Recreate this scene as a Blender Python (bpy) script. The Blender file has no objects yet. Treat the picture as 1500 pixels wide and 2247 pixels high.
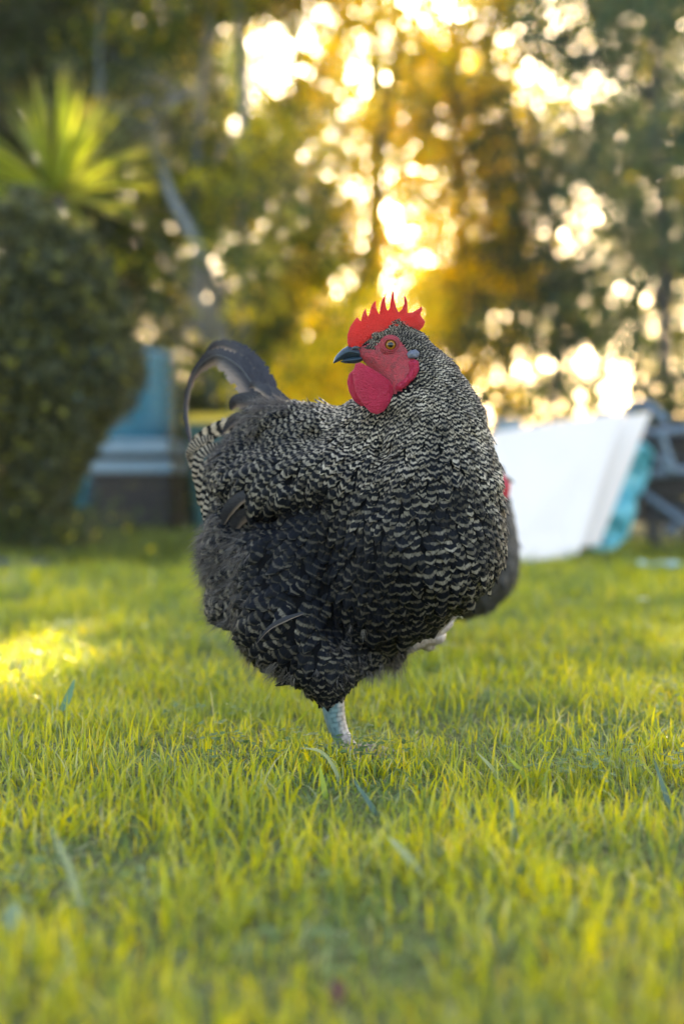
import bpy, math
import numpy as np
from mathutils import Vector

# ------------------------------------------------------------------ camera, world, sun, exposure
scene = bpy.context.scene
COL = scene.collection
FPX = 3121.0                       # focal length in photo pixels (1500 x 2247)
CAMZ = 0.36
PITCH = math.atan(73.5 / FPX)
cam_d = bpy.data.cameras.new("camera")
cam = bpy.data.objects.new("camera", cam_d)
COL.objects.link(cam)
cam_d.sensor_fit = 'VERTICAL'
cam_d.sensor_height = 36.0
cam_d.lens = 36.0 * FPX / 2247.0
cam_d.clip_start = 0.02
cam_d.clip_end = 2000
cam.location = (0, 0, CAMZ)
cam.rotation_euler = (math.pi / 2 - PITCH, 0, 0)
cam_d.dof.use_dof = True
cam_d.dof.focus_distance = 1.78
cam_d.dof.aperture_fstop = 2.0
cam_d.dof.aperture_blades = 7
cam_d.dof.aperture_rotation = math.radians(12)
scene.camera = cam

SUN_EL, SUN_AZ = math.radians(21.0), math.radians(5.0)    # azimuth from +Y towards +X
world = bpy.data.worlds.new("World")
scene.world = world
world.use_nodes = True
wn = world.node_tree.nodes
wn.clear()
sky = wn.new('ShaderNodeTexSky')
sky.sky_type = 'NISHITA'
sky.sun_disc = False
sky.sun_elevation = SUN_EL
sky.sun_rotation = SUN_AZ
sky.air_density = 1.0
sky.dust_density = 2.2
sky.ozone_density = 1.5
bg = wn.new('ShaderNodeBackground')
bg.inputs['Strength'].default_value = 0.14
wo = wn.new('ShaderNodeOutputWorld')
tint = wn.new('ShaderNodeMix'); tint.data_type = 'RGBA'; tint.blend_type = 'MULTIPLY'   # warm evening air
tint.inputs[0].default_value = 1.0
tint.inputs[7].default_value = (1.12, 1.0, 0.84, 1)
world.node_tree.links.new(sky.outputs[0], tint.inputs[6])
world.node_tree.links.new(tint.outputs[2], bg.inputs['Color'])
world.node_tree.links.new(bg.outputs[0], wo.inputs['Surface'])

sun_d = bpy.data.lights.new("sun", 'SUN')
sun_d.energy = 5.0
sun_d.angle = math.radians(0.5)
sun_d.color = (1.0, 0.84, 0.50)
sun = bpy.data.objects.new("sun", sun_d)
COL.objects.link(sun)
SUNV = np.array([math.sin(SUN_AZ) * math.cos(SUN_EL), math.cos(SUN_AZ) * math.cos(SUN_EL), math.sin(SUN_EL)])
sun.rotation_euler = Vector(SUNV).to_track_quat('Z', 'Y').to_euler()

scene.view_settings.view_transform = 'Standard'
scene.view_settings.look = 'None'
scene.view_settings.exposure = 2.95
scene.view_settings.gamma = 1.0
scene.render.engine = 'CYCLES'
cy = scene.cycles
cy.use_denoising = True
cy.max_bounces = 7
cy.diffuse_bounces = 3
cy.glossy_bounces = 2
cy.transmission_bounces = 4
cy.transparent_max_bounces = 4
cy.caustics_reflective = False
cy.caustics_refractive = False
cy.sample_clamp_indirect = 6.0

RNG = np.random.default_rng(7)

# ------------------------------------------------------------------ helpers
def P(px, py, Y):
    """world point seen at photo pixel (px, py) at depth Y"""
    x = (px - 750.0) / FPX
    z = -(py - 1123.5) / FPX
    c, s = math.cos(PITCH), math.sin(PITCH)
    dy = c + z * s
    dz = -s + z * c
    k = Y / dy
    return np.array([x * k, Y, CAMZ + dz * k])

def smooth(a, b, x):
    t = np.clip((x - a) / (b - a), 0, 1)
    return t * t * (3 - 2 * t)

def tag(o, label=None, cat=None, group=None, kind=None):
    if label: o['label'] = label
    if cat: o['category'] = cat
    if group: o['group'] = group
    if kind: o['kind'] = kind
    return o

def thing(name, loc, label, cat, group=None):
    o = bpy.data.objects.new(name, None)
    o.empty_display_size = 0.1
    COL.objects.link(o)
    o.location = tuple(float(v) for v in loc)
    tag(o, label, cat, group)
    return o

def world_off(o):
    off = np.zeros(3)
    while o is not None:
        off += np.array(o.location)
        o = o.parent
    return off

def mk(name, verts, faces, mat, parent=None, uvs=None, smooth_sh=True, loc=None):
    """verts (n,3) world, faces (m,3|4) int array or list of arrays; uvs dict name -> (nloops,2)"""
    verts = np.asarray(verts, dtype=np.float64)
    if parent is not None:
        verts = verts - world_off(parent)
    if loc is not None:
        verts = verts - np.asarray(loc)
    if isinstance(faces, np.ndarray):
        faces = [faces]
    faces = [np.asarray(f, dtype=np.int32) for f in faces if len(f)]
    loops = np.concatenate([f.ravel() for f in faces])
    sizes = np.concatenate([np.full(len(f), f.shape[1], dtype=np.int32) for f in faces])
    starts = np.concatenate([[0], np.cumsum(sizes)[:-1]]).astype(np.int32)
    me = bpy.data.meshes.new(name)
    me.vertices.add(len(verts))
    me.vertices.foreach_set('co', verts.astype(np.float32).ravel())
    me.loops.add(len(loops))
    me.loops.foreach_set('vertex_index', loops.astype(np.int32))
    me.polygons.add(len(sizes))
    me.polygons.foreach_set('loop_start', starts)
    me.polygons.foreach_set('loop_total', sizes)
    me.polygons.foreach_set('use_smooth', np.full(len(sizes), smooth_sh, dtype=bool))
    me.update(calc_edges=True)
    if uvs:
        for k, uv in uvs.items():
            lay = me.uv_layers.new(name=k)
            uv = np.asarray(uv)
            if len(uv) == len(verts):
                uv = uv[loops]
            lay.data.foreach_set('uv', uv.astype(np.float32).ravel())
    me.validate()
    for m in (mat if isinstance(mat, (list, tuple)) else [mat]):
        me.materials.append(m)
    o = bpy.data.objects.new(name, me)
    COL.objects.link(o)
    if parent is not None:
        o.parent = parent
    if loc is not None:
        o.location = tuple(float(v) for v in loc)
    return o

class MB:
    """collects pieces of one mesh"""
    def __init__(s): s.v = []; s.f4 = []; s.f3 = []; s.n = 0; s.uv = []
    def add(s, v, f, uv=None):
        v = np.asarray(v, float); f = np.asarray(f, int)
        s.v.append(v)
        (s.f4 if f.shape[1] == 4 else s.f3).append(f + s.n)
        s.uv.append(np.zeros((len(v), 2)) if uv is None else np.asarray(uv, float))
        s.n += len(v)
    def box(s, c, d, rz=0.0, tilt=0.0):
        c = np.array(c, float); d = np.array(d, float) / 2
        p = np.array([[x, y, z] for x in (-1, 1) for y in (-1, 1) for z in (-1, 1)], float) * d
        ct, st = math.cos(tilt), math.sin(tilt)
        p = np.stack([p[:, 0], p[:, 1] * ct - p[:, 2] * st, p[:, 1] * st + p[:, 2] * ct], 1)
        cz, sz = math.cos(rz), math.sin(rz)
        p = np.stack([p[:, 0] * cz - p[:, 1] * sz, p[:, 0] * sz + p[:, 1] * cz, p[:, 2]], 1) + c
        s.add(p, [[0, 1, 3, 2], [4, 6, 7, 5], [0, 4, 5, 1], [2, 3, 7, 6], [0, 2, 6, 4], [1, 5, 7, 3]])
    def tube(s, pts, rad, n=8, squash=None, cap=True):
        pts = np.asarray(pts, float); m = len(pts)
        rad = np.broadcast_to(np.asarray(rad, float), (m,))
        t = np.gradient(pts, axis=0); t /= np.linalg.norm(t, axis=1)[:, None] + 1e-12
        ref = np.array([0.0, 0.0, 1.0]) if abs(t[0, 2]) < 0.9 else np.array([0.0, 1.0, 0.0])
        a = np.cross(t[0], ref); a /= np.linalg.norm(a)
        A = []
        for i in range(m):
            a = a - t[i] * a.dot(t[i]); a /= np.linalg.norm(a) + 1e-12
            A.append(a.copy())
        A = np.array(A); B = np.cross(t, A)
        th = np.linspace(0, 2 * math.pi, n, endpoint=False)
        ring = (np.cos(th)[None, :, None] * A[:, None, :] + np.sin(th)[None, :, None] * B[:, None, :]) * rad[:, None, None]
        v = (pts[:, None, :] + ring).reshape(-1, 3)
        i = np.arange(m - 1)[:, None] * n; j = np.arange(n)[None, :]; k = (j + 1) % n
        f = np.stack([i + j, i + k, i + n + k, i + n + j], -1).reshape(-1, 4)
        dl = np.concatenate([[0], np.cumsum(np.linalg.norm(np.diff(pts, axis=0), axis=1))])
        uv = np.stack([np.tile(th / (2 * math.pi), m), np.repeat(dl, n)], 1)
        if cap:
            v = np.concatenate([v, pts[:1], pts[-1:]])
            uv = np.concatenate([uv, uv[:1], uv[-1:]])
            c0, c1 = m * n, m * n + 1
            j = np.arange(n); k = (j + 1) % n
            s.v.append(v); s.uv.append(uv)
            s.f4.append(f + s.n)
            s.f3.append(np.stack([np.full(n, c0), k, j], 1) + s.n)
            s.f3.append(np.stack([np.full(n, c1), (m - 1) * n + j, (m - 1) * n + k], 1) + s.n)
            s.n += len(v)
        else:
            s.add(v, f, uv)
    def lathe(s, c, prof, n=32):
        c = np.array(c, float); prof = np.array(prof, float); m = len(prof)
        th = np.linspace(0, 2 * math.pi, n, endpoint=False)
        v = np.stack([np.cos(th)[None] * prof[:, :1], np.sin(th)[None] * prof[:, :1], np.repeat(prof[:, 1:2], n, 1)], -1).reshape(-1, 3) + c
        i = np.arange(m - 1)[:, None] * n; j = np.arange(n)[None, :]; k = (j + 1) % n
        s.add(v, np.stack([i + j, i + k, i + n + k, i + n + j], -1).reshape(-1, 4))
    def build(s, name, mat, parent=None, smooth_sh=True, loc=None):
        fs = []
        if s.f4: fs.append(np.concatenate(s.f4))
        if s.f3: fs.append(np.concatenate(s.f3))
        return mk(name, np.concatenate(s.v), fs, mat, parent, {'UVMap': np.concatenate(s.uv)}, smooth_sh, loc)

def bevel(o, w=0.004, seg=2):
    m = o.modifiers.new('bevel', 'BEVEL'); m.width = w; m.segments = seg; m.limit_method = 'ANGLE'
    return o

# ------------------------------------------------------------------ material helpers
class NT:
    def __init__(s, name):
        s.m = bpy.data.materials.new(name); s.m.use_nodes = True
        s.t = s.m.node_tree; s.t.nodes.clear()
        s.out = s.t.nodes.new('ShaderNodeOutputMaterial')
    def n(s, ty, ins=None, **kw):
        nd = s.t.nodes.new(ty)
        for k, v in kw.items(): setattr(nd, k, v)
        if ins:
            for k, v in ins.items():
                if isinstance(v, bpy.types.NodeSocket): s.t.links.new(v, nd.inputs[k])
                elif isinstance(v, (tuple, list)) and nd.inputs[k].type == 'RGBA' and len(v) == 3:
                    nd.inputs[k].default_value = (*v, 1)
                else: nd.inputs[k].default_value = v
        return nd
    def math(s, op, a, b=0.0, c=0.0, clamp=False):
        nd = s.n('ShaderNodeMath', {0: a, 1: b, 2: c}, operation=op); nd.use_clamp = clamp
        return nd.outputs[0]
    def mix(s, f, a, b, blend='MIX'):
        nd = s.n('ShaderNodeMix', data_type='RGBA', blend_type=blend)
        for k, v in ((0, f), (6, a), (7, b)):
            if isinstance(v, bpy.types.NodeSocket): s.t.links.new(v, nd.inputs[k])
            elif isinstance(v, (tuple, list)): nd.inputs[k].default_value = (*v[:3], 1)
            else: nd.inputs[k].default_value = v
        return nd.outputs[2]
    def noise(s, scale, detail=3.0, vec=None, rough=0.5, dist=0.0):
        nd = s.n('ShaderNodeTexNoise', {'Scale': scale, 'Detail': detail, 'Roughness': rough, 'Distortion': dist})
        if vec is not None: s.t.links.new(vec, nd.inputs['Vector'])
        return nd.outputs['Fac']
    def ramp(s, f, stops):
        nd = s.n('ShaderNodeValToRGB', {'Fac': f})
        e = nd.color_ramp.elements
        while len(e) < len(stops): e.new(0.5)
        for el, (p, c) in zip(e, stops):
            el.position = p; el.color = (*c, 1)
        return nd.outputs['Color']
    def bump(s, h, strength=0.3, dist=0.01):
        return s.n('ShaderNodeBump', {'Height': h, 'Strength': strength, 'Distance': dist}).outputs[0]
    def finish(s, shader):
        s.t.links.new(shader, s.out.inputs['Surface']); return s.m

def mat_plain(name, c1, c2, scale=8.0, rough=0.6, bump=0.2, bdist=0.005, metal=0.0, trans=0.0, coat=0.0):
    t = NT(name)
    co = t.n('ShaderNodeTexCoord').outputs['Object']
    f = t.noise(scale, 5.0, co, 0.6)
    f2 = t.noise(scale * 5.3, 3.0, co, 0.6)
    c = t.mix(f, c1, c2)
    r = t.math('MULTIPLY_ADD', f2, 0.3, rough - 0.15)
    p = t.n('ShaderNodeBsdfPrincipled', {'Base Color': c, 'Roughness': r, 'Metallic': metal, 'Coat Weight': coat, 'Normal': t.bump(f2, bump, bdist)})
    sh = p.outputs[0]
    if trans:
        tr = t.n('ShaderNodeBsdfTranslucent', {'Color': c}).outputs[0]
        sh = t.n('ShaderNodeMixShader', {0: trans, 1: sh, 2: tr}).outputs[0]
    return t.finish(sh)

def mat_leaf(name, dark, mid, warm, warm_amt=0.3, trans=0.5, tr_gain=1.6, rough=0.45):
    """uv 'rnd': x random 0..1 per leaf, y random 0..1 per clump"""
    t = NT(name)
    uv = t.n('ShaderNodeUVMap', uv_map='rnd').outputs[0]
    s = t.n('ShaderNodeSeparateXYZ', {0: uv})
    c = t.mix(s.outputs[0], dark, mid)
    w = t.math('LESS_THAN', t.math('MULTIPLY_ADD', s.outputs[0], 0.35, t.math('MULTIPLY', s.outputs[1], 0.65)), warm_amt)
    c = t.mix(w, c, warm)
    p = t.n('ShaderNodeBsdfPrincipled', {'Base Color': c, 'Roughness': rough, 'Specular IOR Level': 0.4}).outputs[0]
    hs = t.n('ShaderNodeHueSaturation', {'Hue': 0.48, 'Saturation': 1.15, 'Value': tr_gain, 'Color': c}).outputs[0]
    tr = t.n('ShaderNodeBsdfTranslucent', {'Color': hs}).outputs[0]
    return t.finish(t.n('ShaderNodeMixShader', {0: trans, 1: p, 2: tr}).outputs[0])

# ------------------------------------------------------------------ ground
GLAWN = NT('lawn_soil')
_co = GLAWN.n('ShaderNodeTexCoord').outputs['Object']
_n1 = GLAWN.noise(1.3, 4.0, _co); _n2 = GLAWN.noise(60.0, 4.0, _co, 0.7)
_c = GLAWN.mix(_n1, (0.07, 0.08, 0.010), (0.12, 0.12, 0.012))
_c = GLAWN.mix(GLAWN.math('MULTIPLY', _n2, 0.7), _c, (0.035, 0.035, 0.015))
m_lawn = GLAWN.finish(GLAWN.n('ShaderNodeBsdfPrincipled', {'Base Color': _c, 'Roughness': 0.95, 'Normal': GLAWN.bump(_n2, 0.6, 0.02)}).outputs[0])

def ground_h(x, y):
    return 0.006 * np.sin(x * 3.1 + 1.0) * np.cos(y * 2.3) + 0.004 * np.sin(x * 7.7 + y * 5.1)

def make_ground():
    # dense centre, coarse rim reaching the horizon
    xs = np.concatenate([[-600, -200, -60, -20, -10], np.linspace(-6, 6, 97), [10, 20, 60, 200, 600]])
    ys = np.concatenate([[-600, -200, -60, -20, -5, -1], np.linspace(0, 14, 113), [20, 35, 60, 200, 600]])
    X, Y = np.meshgrid(xs, ys, indexing='ij')
    fade = np.exp(-np.maximum(0, np.hypot(X, Y - 5) - 8) / 3)
    Z = ground_h(X, Y) * fade - 0.002
    v = np.stack([X, Y, Z], -1).reshape(-1, 3)
    nx, ny = len(xs), len(ys)
    i, j = np.meshgrid(np.arange(nx - 1), np.arange(ny - 1), indexing='ij')
    a = (i * ny + j).ravel()
    f = np.stack([a, a + ny, a + ny + 1, a + 1], 1)
    return tag(mk('ground', v, f, m_lawn), kind='structure')
make_ground()

# ------------------------------------------------------------------ grass
def blades(x, y, h, w, lean, segs, rng, bend=1.0, r=None):
    n = len(x)
    az = rng.uniform(0, 2 * math.pi, n)
    face = rng.uniform(0, 2 * math.pi, n)
    t = np.linspace(0, 1, segs + 1)
    L = lean * h
    z0 = ground_h(x, y) - 0.004
    cx = x[:, None] + np.cos(az)[:, None] * (L[:, None] * t ** 1.9 * bend)
    cy_ = y[:, None] + np.sin(az)[:, None] * (L[:, None] * t ** 1.9 * bend)
    cz = z0[:, None] + h[:, None] * (t - 0.28 * np.clip(lean, 0, 1.6)[:, None] * t ** 2.4)
    wt = w[:, None] * np.array([(1 - 0.15 * q) * (1 - q ** 3.2) + 0.03 for q in t])[None]
    fx, fy = np.cos(face)[:, None] * wt / 2, np.sin(face)[:, None] * wt / 2
    a = np.stack([cx - fx, cy_ - fy, cz], -1)
    b = np.stack([cx + fx, cy_ + fy, cz], -1)
    v = np.stack([a, b], 2).reshape(-1, 3)
    base = np.arange(n)[:, None] * (2 * (segs + 1)) + np.arange(segs)[None] * 2
    f = np.stack([base, base + 1, base + 3, base + 2], -1).reshape(-1, 4)
    if r is None: r = rng.uniform(0, 1, n)
    uv = np.stack([np.repeat(r, 2 * (segs + 1)), np.tile(np.repeat(t, 2), n)], 1)
    return v, f, uv

def vnoise(x, y, s, seed):
    r = np.random.default_rng(seed)
    g = r.uniform(0, 1, (64, 64))
    u, v = x / s, y / s
    i, j = np.floor(u).astype(int), np.floor(v).astype(int)
    fu, fv = u - i, v - j
    fu = fu * fu * (3 - 2 * fu); fv = fv * fv * (3 - 2 * fv)
    G = lambda a, b: g[a % 64, b % 64]
    return (G(i, j) * (1 - fu) + G(i + 1, j) * fu) * (1 - fv) + (G(i, j + 1) * (1 - fu) + G(i + 1, j + 1) * fu) * fv

def mat_grass():
    t = NT('grass_blade')
    uv = t.n('ShaderNodeUVMap', uv_map='UVMap').outputs[0]
    s = t.n('ShaderNodeSeparateXYZ', {0: uv})
    pos = t.n('ShaderNodeNewGeometry').outputs['Position']
    big = t.noise(3.2, 3.0, pos)
    c = t.ramp(s.outputs[0], [(0.0, (0.055, 0.125, 0.055)), (0.20, (0.13, 0.20, 0.07)), (0.30, (0.24, 0.29, 0.012)), (0.60, (0.45, 0.43, 0.006)), (0.90, (0.60, 0.52, 0.005)), (0.955, (0.55, 0.40, 0.01)), (0.97, (0.48, 0.44, 0.26)), (1.0, (0.24, 0.30, 0.16))])  # bluish low end puts the sky gloss into the colour
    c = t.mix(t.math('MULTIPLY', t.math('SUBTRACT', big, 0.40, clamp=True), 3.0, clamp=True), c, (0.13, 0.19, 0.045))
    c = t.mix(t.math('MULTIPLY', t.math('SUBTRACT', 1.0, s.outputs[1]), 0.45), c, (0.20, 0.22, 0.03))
    p = t.n('ShaderNodeBsdfPrincipled', {'Base Color': c, 'Roughness': 0.36, 'Specular IOR Level': 0.6}).outputs[0]
    hs = t.n('ShaderNodeHueSaturation', {'Hue': 0.485, 'Saturation': 1.1, 'Value': 1.45, 'Color': c}).outputs[0]
    tr = t.n('ShaderNodeBsdfTranslucent', {'Color': hs}).outputs[0]
    return t.finish(t.n('ShaderNodeMixShader', {0: 0.5, 1: p, 2: tr}).outputs[0])
m_grass = mat_grass()

def make_grass():
    rng = np.random.default_rng(11)
    V, F, U, n0 = [], [], [], 0
    zones = [  # y0, y1, per m2, height, width, segs
        (0.70, 1.30, 21000, 0.029, 0.0027, 3),
        (1.30, 2.40, 27000, 0.028, 0.0023, 3),
        (2.40, 4.00, 13000, 0.030, 0.0037, 2),
        (4.00, 7.60, 4500, 0.038, 0.0070, 2),
    ]
    for (y0, y1, dens, hh, ww, sg) in zones:
        half = lambda y: 0.31 * y + 0.28
        area = (half(y0) + half(y1)) * (y1 - y0)
        n = int(area * dens)
        y = np.sqrt(rng.uniform(y0 ** 2, y1 ** 2, n))
        x = rng.uniform(-1, 1, n) * half(y)
        # tufts
        cl = rng.uniform(0, 1, n) < 0.35
        x = np.where(cl, x + 0.35 * (np.round(x / 0.045) * 0.045 - x), x)
        y = np.where(cl, y + 0.35 * (np.round(y / 0.045) * 0.045 - y), y)
        hv = 0.55 + 0.9 * vnoise(x + 20, y, 0.13, 3)
        h = hh * hv * rng.gamma(9, 1 / 9.0, n)
        tall = rng.uniform(0, 1, n) < 0.02
        h = np.where(tall, h * rng.uniform(1.3, 1.9, n), h)
        w = ww * rng.uniform(0.55, 1.35, n) * np.where(tall, 1.2, 1)
        lean = np.abs(rng.normal(0.65, 0.55, n))
        # low under layer painted bluish for sky gloss, brighter upright blades coloured as backlit
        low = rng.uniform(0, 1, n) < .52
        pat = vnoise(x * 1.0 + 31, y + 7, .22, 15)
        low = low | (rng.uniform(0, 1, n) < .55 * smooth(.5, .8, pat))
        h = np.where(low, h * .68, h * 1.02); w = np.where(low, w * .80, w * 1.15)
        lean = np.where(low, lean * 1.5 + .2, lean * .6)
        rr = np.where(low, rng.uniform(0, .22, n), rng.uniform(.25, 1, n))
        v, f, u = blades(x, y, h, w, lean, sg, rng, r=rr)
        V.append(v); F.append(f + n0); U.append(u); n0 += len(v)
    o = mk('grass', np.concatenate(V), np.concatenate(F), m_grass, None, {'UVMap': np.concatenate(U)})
    tag(o, 'short sunlit yellow green lawn grass', 'grass', kind='stuff')
make_grass()

# ------------------------------------------------------------------ implicit surfaces
def surface_nets(F, org, h):
    S = F < 0
    c = S[:-1, :-1, :-1]
    offs = np.array([[i, j, k] for i in (0, 1) for j in (0, 1) for k in (0, 1)])
    cnt = np.zeros(c.shape, np.int8)
    nx, ny, nz = F.shape
    for o in offs:
        cnt += S[o[0]:nx - 1 + o[0], o[1]:ny - 1 + o[1], o[2]:nz - 1 + o[2]]
    act = np.argwhere((cnt > 0) & (cnt < 8))
    vals = np.stack([F[act[:, 0] + o[0], act[:, 1] + o[1], act[:, 2] + o[2]] for o in offs], 1)
    acc = np.zeros((len(act), 3)); num = np.zeros(len(act))
    for a in range(8):
        for b in range(a + 1, 8):
            if np.abs(offs[a] - offs[b]).sum() != 1: continue
            va, vb = vals[:, a], vals[:, b]
            m = (va < 0) != (vb < 0)
            t = np.where(m, va / np.where(m, va - vb, 1), 0)
            p = offs[a] + (offs[b] - offs[a]) * t[:, None]
            acc += np.where(m[:, None], p, 0); num += m
    V = (act + acc / num[:, None]) * h + org
    idx = -np.ones(c.shape, np.int64); idx[tuple(act.T)] = np.arange(len(act))
    quads = []
    for ax in range(3):
        s0 = [slice(None)] * 3; s1 = [slice(None)] * 3
        s0[ax] = slice(0, -1); s1[ax] = slice(1, None)
        A, B = S[tuple(s0)], S[tuple(s1)]
        e = np.argwhere(A != B)
        u, w = (ax + 1) % 3, (ax + 2) % 3
        ok = (e[:, u] > 0) & (e[:, w] > 0) & (e[:, u] < F.shape[u] - 1) & (e[:, w] < F.shape[w] - 1)
        e = e[ok]
        flip = A[tuple(e.T)]
        def at(du, dw):
            q = e.copy(); q[:, u] += du; q[:, w] += dw
            return idx[tuple(q.T)]
        q = np.stack([at(-1, -1), at(0, -1), at(0, 0), at(-1, 0)], 1)
        q = np.where(flip[:, None], q, q[:, ::-1])
        quads.append(q)
    Q = np.concatenate(quads)
    Q = Q[(Q >= 0).all(1)]
    return V, Q

class SDF:
    def __init__(s, k=90.0): s.p = []; s.k = k; s.g = []; s.lump = 0
    def cap(s, a, b, ra, rb, sy=1.0): s.p.append((np.array(a, float), np.array(b, float), ra, rb, sy))
    def __call__(s, X):
        X = np.asarray(X); acc = np.zeros(X.shape[:-1])
        for a, b, ra, rb, sy in s.p:
            ab = b - a
            sc = np.array([1, sy, 1.0])
            d = ab * sc; L = d.dot(d) + 1e-12
            q = (X - a) * sc
            t = np.clip((q @ d) / L, 0, 1)
            dist = np.sqrt(((q - t[..., None] * d) ** 2).sum(-1)) - (ra + (rb - ra) * t)
            acc += np.exp(np.clip(-s.k * dist, -60, 60))
        out = -np.log(acc + 1e-30) / s.k
        for a, b, dep, wid, ymax in s.g:            # soft grooves between feather masses on the near side
            ab = (b - a)[[0, 2]]; q = X[..., [0, 2]] - a[[0, 2]]
            t = np.clip((q @ ab) / (ab @ ab + 1e-12), 0, 1)
            d2 = ((q - t[..., None] * ab) ** 2).sum(-1)
            out = out + dep * np.exp(-d2 / wid ** 2) / (1 + np.exp((X[..., 1] - ymax) / .012))
        if s.lump:
            x, y, z = X[..., 0], X[..., 1], X[..., 2]
            out = out + s.lump * (np.sin(x * 95 + 2 * np.sin(z * 60)) * np.sin(z * 80 + 1.5 * np.sin(x * 70 + 1)) * np.cos(y * 60) + .6 * np.sin(x * 190 + z * 70 + 2) * np.sin(z * 170 - x * 60)) * smooth(.50, .42, z)
        return out
    def groove(s, pts, dep, wid, ymax=1.95):
        for a, b in zip(pts[:-1], pts[1:]): s.g.append((P(a[0], a[1], 1.85), P(b[0], b[1], 1.85), dep / (1 if len(pts) == 2 else 1.25), wid, ymax))
    def grad(s, X, e=0.0015):
        g = np.stack([s(X + np.eye(3)[i] * e) - s(X - np.eye(3)[i] * e) for i in range(3)], -1)
        return g / (np.linalg.norm(g, axis=-1, keepdims=True) + 1e-9)
    def mesh(s, h, pad=0.02):
        lo = np.min([np.minimum(a, b) - max(ra, rb) for a, b, ra, rb, _ in s.p], 0) - pad
        hi = np.max([np.maximum(a, b) + max(ra, rb) for a, b, ra, rb, _ in s.p], 0) + pad
        n = np.ceil((hi - lo) / h).astype(int) + 1
        F = np.empty(n)
        ys = lo[1] + np.arange(n[1]) * h; zs = lo[2] + np.arange(n[2]) * h
        YY, ZZ = np.meshgrid(ys, zs, indexing='ij')
        for i in range(n[0]):
            F[i] = s(np.stack([np.full_like(YY, lo[0] + i * h), YY, ZZ], -1))
        return surface_nets(F, lo, h)

def inflate(poly, Yc, T, h, D=0.006, rnd=0.0, curv=None, power=0.5):
    """poly: (n,3) world points roughly in an x-z plane; closed puffy plate of half thickness T"""
    p2 = poly[:, [0, 2]]
    lo, hi = p2.min(0) - 4 * h, p2.max(0) + 4 * h
    nx, nz = np.ceil((hi - lo) / h).astype(int) + 1
    ny = int(math.ceil((2 * T + 6 * h) / h)) + 1
    X, Z = np.meshgrid(lo[0] + np.arange(nx) * h, lo[1] + np.arange(nz) * h, indexing='ij')
    q = np.stack([X, Z], -1)
    dmin = np.full(X.shape, 1e9); inside = np.zeros(X.shape, bool)
    for a, b in zip(p2, np.roll(p2, -1, 0)):
        e = b - a
        t = np.clip(((q - a) @ e) / (e @ e + 1e-15), 0, 1)
        dmin = np.minimum(dmin, np.linalg.norm(q - a - t[..., None] * e, axis=-1))
        cond = (a[1] > Z) != (b[1] > Z)
        xi = a[0] + (Z - a[1]) / (b[1] - a[1] + 1e-15) * e[0]
        inside ^= cond & (X < xi)
    sd = np.where(inside, dmin, -dmin)
    th = np.where(sd > 0, T * np.clip(sd / D, 0, 1) ** power, sd)
    yl = -(ny - 1) / 2 * h + np.arange(ny) * h
    F = np.abs(yl)[None, :, None] - th[:, None, :]
    V, Q = surface_nets(F, np.array([lo[0], -(ny - 1) / 2 * h, lo[1]]), h)
    V[:, 1] += Yc if curv is None else curv(V[:, 0], V[:, 2])
    return V, Q

def relax(V, Q, it=2, lam=0.5):
    e = np.concatenate([Q[:, [i, (i + 1) % Q.shape[1]]] for i in range(Q.shape[1])])
    e = np.concatenate([e, e[:, ::-1]])
    cnt = np.bincount(e[:, 0], minlength=len(V))[:, None] + 1e-9
    for _ in range(it):
        a = np.stack([np.bincount(e[:, 0], V[e[:, 1], i], minlength=len(V)) for i in range(3)], 1) / cnt
        V = V * (1 - lam) + a * lam
    return V

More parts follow.
